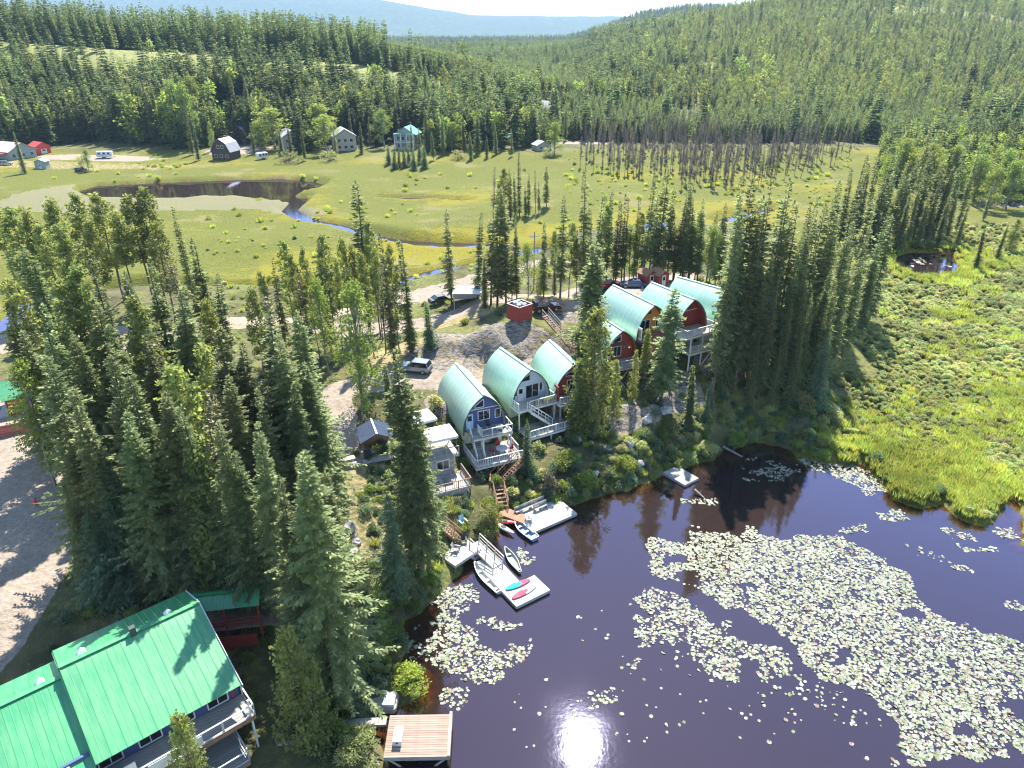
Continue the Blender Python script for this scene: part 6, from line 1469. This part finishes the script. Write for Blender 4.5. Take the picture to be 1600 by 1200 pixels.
# white carport
g = land_at(730, 474); t = empty('carport', g, .12, 'white flat-roofed carport beside the gravel track', 'carport')
MB().box((0, 0, 2.35), (5.2, 4.2, .14), 0, Matrix.Rotation(.05, 3, 'Y')).build('roof', M_TARPW, t)
for x in (-2.4, 2.4):
    for y in (-1.9, 1.9): MB().bar((x, y, -.5), (x, y, 2.3), .1).build('post', M_WHITE, t)
MB().box((0, 1.9, 1.1), (4.7, .06, 2.1)).build('back_panel', M_WHITE, t)

# left edge: emerald-roofed cabin with deck, red board fence
g = land_at(12, 640)
t = gable_house('small_cabin', (g.x, g.y, g.z), -.9, 4.2, 5.0, 2.4, 1.6, M_RED, M_EMER, 'small red cabin with emerald roof at the picture edge', 'cabin', .4, wins=((-.9, .9, .9, .9),), doors=((.8, .85),))
deck(t, -1.8, 2.6, -3.2, -.1, .1, M_PALEW, M_GREYW); railing((-1.8, -3.15, .1), (2.6, -3.15, .1), M_GREYW, t, bal=.18); railing((2.6, -3.15, .1), (2.6, -.1, .1), M_GREYW, t, bal=.18)
A, B = land_at(-20, 688), land_at(50, 674); d = B - A; n = 46
t = empty('board_fence', A, math.atan2(d.y, d.x), 'red upright board fence near the gravel road', 'fence')
L_ = Vector((d.x, d.y)).length; me = MB().box((0, 0, .8), (L_ / n * .9, .03, 1.6)).mesh('fence_board', M_RED)
for k in range(n): link('fence_board', me, t, (L_ * (k + .5) / n, 0, d.z * k / n - .1 + .02 * math.sin(k * 2.1)))
for z in (.35, 1.25): MB().bar((0, .05, z), (L_, .05, z + d.z), .05, .09).build('rail', M_RED, t)
g = land_at(57, 790); t = empty('hydrant', g, 0, 'orange-red hydrant standing in the tree shade by the gravel road', 'hydrant')
MB().tube((0, 0, 0), (0, 0, .75), .16, n=10).build('barrel', M_KRED, t); MB().tube((0, 0, .75), (0, 0, .95), .19, .06, n=10).build('cap', M_KRED, t); MB().tube((-.28, 0, .55), (.28, 0, .55), .08, n=8).build('outlet', M_KRED, t)
# yard by the lodge: tubs, pots
def tub(px, py, r, h, label, mat=M_PALEW):
    g = land_at(px, py); n = 14; t = empty('planter_tub', g, 0, label, 'planter', 'tubs and pots in the lodge yard')
    m = MB(); V = []
    for rr, z in ((r * .8, -.05), (r, h), (r * .86, h), (r * .78, h - .08)): V += [(rr * math.cos(6.2832 * k / n), rr * math.sin(6.2832 * k / n), z) for k in range(n)]
    m.add(V, [(q * n + k, q * n + (k + 1) % n, q * n + n + (k + 1) % n, q * n + n + k) for q in range(3) for k in range(n)]); m.build('pot', mat, t)
    MB().slab([(r * .8 * math.cos(6.2832 * k / n), r * .8 * math.sin(6.2832 * k / n), h - .06) for k in range(n)], .04).build('soil', M_BROWNW, t)
for px, py, r, lab in ((338, 1176, .42, 'brown clay tub nearest the lodge terrace corner'), (353, 1168, .42, 'pale round tub beside the brown clay tub'), (322, 1184, .45, 'mossy wide tub partly under the terrace pine'), (439, 1162, .38, 'white pot at the left of the three by the stump'), (449, 1164, .26, 'smallest white pot between two larger ones'), (460, 1160, .36, 'white pot at the right of the three by the stump')): tub(px, py, r, .5, lab, M_BROWNW if 'brown' in lab else M_PALEW)
# utility poles and wires across the ridge
POLES = []
for k, (px, py, lab) in enumerate(((600, 512, 'grey utility pole among the thin trees along the track'), (834, 452, 'grey utility pole behind the maroon car'), (1146, 420, 'grey utility pole past the farthest cabin'))):
    g = land_at(px, py); t = empty('utility_pole', g, .3, lab, 'utility pole', 'utility poles along the ridge')
    MB().tube((0, 0, -.5), (0, 0, 10.5), .15, .1, 8).build('shaft', M_GREYW, t); MB().box((0, 0, 9.7), (2.0, .1, .12)).build('crossarm', M_GREYW, t)
    for x in (-.8, .8): MB().tube((x, 0, 9.76), (x, 0, 9.98), .05, n=6).build('insulator', M_WHITE, t)
    POLES.append(t)
M_WIRE = pm('wire', (.35, .35, .36), None, 2, .5, .5)
for a_, b_ in ((0, 1), (1, 2)):
    for x in (-.8, .8):
        A, B = POLES[a_].matrix_basis @ Vector((x, 0, 10)), POLES[b_].matrix_basis @ Vector((x, 0, 10)); m = MB(); pr_ = A
        for k in range(1, 17): u = k / 16; q = A.lerp(B, u) - Vector((0, 0, 5.5 * u * (1 - u))); m.bar(pr_, q, .03); pr_ = q
        o = m.build('power_line', M_WIRE); tag(o, f'{"upper" if x > 0 else "lower"} thin power line {"over the thin trees" if a_ == 0 else "behind the arched cabins"}', 'power line', 'power lines over the ridge')

# ------------------------------------------------------------------ houses across the wetland
def far(px, py):
    return land_at(px, py)
M_DKWOOD = pm('dark_log_wall', (.075, .05, .035), (.045, .03, .022), 2, .85, stretch=(.4, .4, 5)); M_TAN = pm('tan_siding', (.38, .34, .28), None, 2, .8, stretch=(.4, .4, 5)); M_GRSID = pm('grey_green_siding', (.28, .33, .31), None, 2, .8)
M_REDROOF = pm('red_steel_roof', (.50, .07, .06), (.42, .05, .045), 1, .45); M_WROOF = pm('pale_steel_roof', (.34, .35, .37), None, 1, .6, .1); M_PINKR = pm('faded_red_roof', (.60, .40, .38), (.5, .3, .28), 1, .5)
def wgrid(xs, zs, w, h): return [(x, z, w, h) for z in zs for x in xs]
gable_house('log_house', far(347, 250), -.2, 9, 8, 3.8, 5.0, M_DKWOOD, M_WROOF, 'dark log house with pale barn-shaped roof at the meadow edge', 'house', .6, wgrid((-2.6, 0, 2.6), (.9,), 1.4, 1.3) + [(-1.0, 4.8, 1.1, 1.4), (1.0, 4.8, 1.1, 1.4)], gambrel=True)
gable_house('log_barn', far(377, 224), -.35, 8, 8, 3.6, 4.2, M_DKWOOD, M_WROOF, 'dark barn behind the log house, mostly its pale roof', 'barn', .5, wgrid((-2.4, 2.4), (1.2,), 1.4, 1.2), gambrel=True)
gable_house('tan_house', far(460, 238), .5, 9, 11, 7.0, 2.6, M_TAN, M_WROOF, 'tan house almost hidden between two bright broadleaf trees', 'house', .6, wgrid((-2.6, 0, 2.6), (1.2, 4.3), 1.3, 1.3))
gable_house('two_storey_house', far(541, 236), .35, 10, 12, 6.6, 3.0, M_TAN, M_WROOF, 'two-storey tan house with pale gable on a mown lawn', 'house', .6, wgrid((-2.8, 0, 2.8), (1.0, 4.0), 1.5, 1.4))
t = gable_house('two_storey_house', far(634, 234), -.15, 9.6, 10, 7.0, 3.0, M_GRSID, M_TURQ, 'grey two-storey house with turquoise roof and porch posts', 'house', .7, wgrid((-3.2, -1.1, 1.1, 3.2), (.9, 4.3), 1.3, 1.6))
for x in (-4.5, -1.5, 1.5, 4.5): MB().bar((x, -2.2, -.5), (x, -2.2, 7.2), .3).build('porch_post', M_WHITE, t)
MB().box((0, -1.2, 3.6), (9.4, 2.3, .25)).build('balcony', M_WHITE, t); MB().box((0, -1.2, 7.2), (9.8, 2.6, .2)).build('porch_roof', M_TURQ, t)
gable_house('white_roofed_house', far(868, 184), .6, 11, 13, 4.5, 4.0, M_TAN, M_WROOF, 'house with steep white roof deep in the dark forest', 'house', .6, wgrid((-2.5, 2.5), (1.2,), 1.5, 1.4))
gable_house('forest_cabin', far(342, 176), .3, 8, 8, 3.0, 2.6, M_DKWOOD, M_REDROOF, 'small cabin with red roof uphill of the log house', 'cabin', .5, wgrid((-2, 2), (1.0,), 1.3, 1.2))
t = gable_house('red_roofed_lodge', far(38, 248), 1.15, 12, 22, 3.6, 3.0, M_GRSID, M_PINKR, 'low house with faded red and white roof at the meadow', 'house', .7, wgrid((-4, 0, 4), (1.0,), 1.6, 1.4))
MB().box((-8.2, 9, 2.9), (5.0, 16, .2)).build('porch_roof', M_REDROOF, t)
for y in (2, 7, 12, 16): MB().bar((-10.4, y, -.5), (-10.4, y, 2.85), .25).build('porch_post', M_WHITE, t)
gable_house('red_garage', far(70, 240), 1.0, 6, 7, 3.2, 1.6, M_KRED, M_REDROOF, 'bright red garage joined to the faded red-roofed house', 'garage', .3, doors=((0, 2.4),))
gable_house('green_cabin', far(803, 226), .2, 6, 7, 3.0, 2.0, M_TAN, M_TURQ, 'tiny turquoise-roofed cabin behind dark spruces', 'cabin', .4, wgrid((-1.5, 1.5), (1.0,), 1.0, 1.0))
gable_house('grey_shed', far(64, 264), .1, 4.2, 3.6, 2.8, .9, M_GRSID, M_WROOF, 'small grey shed standing alone on the far lawn', 'shed', .3, doors=((0, 1.0),))
gable_house('pale_hut', far(850, 236), .4, 7, 6, 2.6, 1.6, M_TAN, M_WROOF, 'low pale hut beside the gravel pull-out across the wetland', 'hut', .4, wgrid((-1.5, 1.5), (1.0,), 1.0, 1.0))
def trailer(px, py, rz, L_, label):
    g = far(px, py); t = empty('camper_trailer', g, rz, label, 'trailer', 'trailers parked across the wetland')
    o = MB().box((0, 0, 1.75), (L_, 2.4, 2.3)).build('body', M_WHITE, t); md = o.modifiers.new('soft', 'BEVEL'); md.width = .3; md.segments = 2
    MB().box((0, -1.215, 1.5), (L_ * .98, .02, .35)).build('stripe', M_BLUEB, t)
    for x in (-L_ * .3, .1, L_ * .3): MB().box((x, -1.22, 2.1), (1.0, .05, .7)).build('window', M_GLASS, t)
    for x in (-.6, .3): MB().tube((x, -1.1, .35), (x, -1.3, .35), .36, n=10).build('wheel', M_BLACK, t)
    MB().bar((L_ / 2, 0, .6), (L_ / 2 + 1.2, 0, .5), .12).build('tow_bar', M_BLACK, t)
trailer(410, 249, .9, 5.0, 'white camper trailer near the meadow edge by the log house'); trailer(165, 247, .15, 6.5, 'long white trailer beside the pale willows on the far lawn')
t = car(127, 268, 1.3, 'suv', M_TRIMG, 'dark car standing alone on the far meadow edge'); t['group'] = 'vehicles across the wetland'
t = car(10, 258, .3, 'suv', M_SILVER, 'silver car at the far lawn, by the picture edge'); t['group'] = 'vehicles across the wetland'

# shrubs on the banks one can tell apart
def shrub(px, py, r, h, mat, label, seed, name='shrub'):
    g = land_at(px, py); g.z = max(g.z, .1); rng = np.random.default_rng(seed); cl = []
    t = empty(name, g, 0, label, 'shrub', 'shrubs along the banks')
    m = MB()
    for k in range(int(14 + r * 8)):
        a_ = rng.uniform(0, 6.28); u = rng.uniform(.1, 1); rr = r * math.sqrt(rng.uniform(0, 1)) * (1 - .4 * u ** 2); cl.append((rr * math.cos(a_), rr * math.sin(a_), .25 + h * u * (1 - .35 * rr / r), rng.uniform(.28, .5) * min(1.3, r)))
        m.bar((0, 0, -.2), cl[-1][:3], .035)
    v, f = clump_crown(seed, cl, .17, 260, .9); link('foliage', np_mesh('foliage', v, f, mat), t); m.build('stem', M_BARK, t)
for k, (px, py, r, h, mt, lab) in enumerate((
    (762, 830, 1.5, 3.6, M_PINE, 'feathery pale green shrub between shore deck and stairs'), (858, 772, .9, 2.6, M_DEADN, 'bare grey shrub beside the small spruce at the bench dock'), (848, 650, 1.0, 2.2, M_DEADN, 'pale leafless shrub beside the pale cabin stairs'),
    (640, 1075, 1.5, 1.7, M_SEDGE, 'round light green bush at the water by the raft'), (580, 1000, 1.8, 3.2, M_LEAF, 'deep green thicket on the shore above the raft'), (560, 1050, 1.6, 2.4, M_LEAF, 'green thicket just behind the raft'), (510, 1060, 1.5, 1.5, M_WILLOW, 'yellow-green bush at the lodge yard edge'),
    (560, 1180, 1.9, 1.6, M_WILLOW, 'sprawling pale bush beside the reddish dock'), (520, 1160, 1.6, 1.6, M_LEAF, 'green bush under the plank bridge'), (590, 960, 1.3, 2.6, M_LEAF, 'dark green shrub in shade above the lily pads'), (1105, 712, 1.5, 1.4, M_WILLOW, 'pale scrub on the bank by the small dock'), (1075, 725, 1.2, 1.2, M_WILLOW, 'pale scrub directly above the small dock'),
    (1150, 700, 1.4, 1.8, M_LEAF, 'dark green shrub by the water near the fallen logs'), (1255, 640, 1.6, 2.4, M_WILLOW, 'silvery willow at the corner of the grove'), (1275, 610, 1.4, 2.2, M_WILLOW, 'silvery willow behind the first, under the spruces'), (1300, 655, 1.6, 1.6, M_WILLOW, 'grey-green willow at the marsh inlet'), (975, 735, 1.4, 1.5, M_LEAF, 'dark shrub on the shaded slope below the red cabins'), (915, 760, 1.3, 1.4, M_LEAF, 'dark green shrub at the waterline past the bench dock'), (680, 640, 1.0, 1.3, M_WILLOW, 'dry yellow bush beside the navy cabin wall'), (885, 730, 1.6, 1.8, M_LEAF, 'green thicket on the bank under the bushy pine'),
    (450, 255, 7, 5, M_WILLOW, 'long pale willow clump on the far meadow edge'), (515, 252, 4.5, 5, M_WILLOW, 'round pale willow on the far meadow edge'), (715, 250, 4, 4, M_WILLOW, 'pale willow near the islet on the far meadow edge'), (128, 262, 4, 5, M_WILLOW, 'sparse willow beside the dark car on the far lawn'), (855, 245, 3, 4, M_WILLOW, 'grey willow by the pull-out across the wetland'))):
    shrub(px, py, r, h, mt, lab, 600 + k)
# fallen logs at the grove's foot
for k, (a_, b_, lab) in enumerate((((1130, 698), (1160, 714), 'grey fallen log slanting into the water below the grove'), ((1085, 765), (1100, 778), 'thin sunken log lying in the water by the small dock'))):
    A, B = gp(*a_, .5), gp(*b_, .05); m = MB(); m.tube((0, 0, 0), B - A, .16, .1, 8); m.tube((B - A) * .5, (B - A) * .5 + Vector((.3, .2, .4)), .05, .03, 5)
    tag(m.build('fallen_log', M_GREYBARK, None, A), lab, 'log')
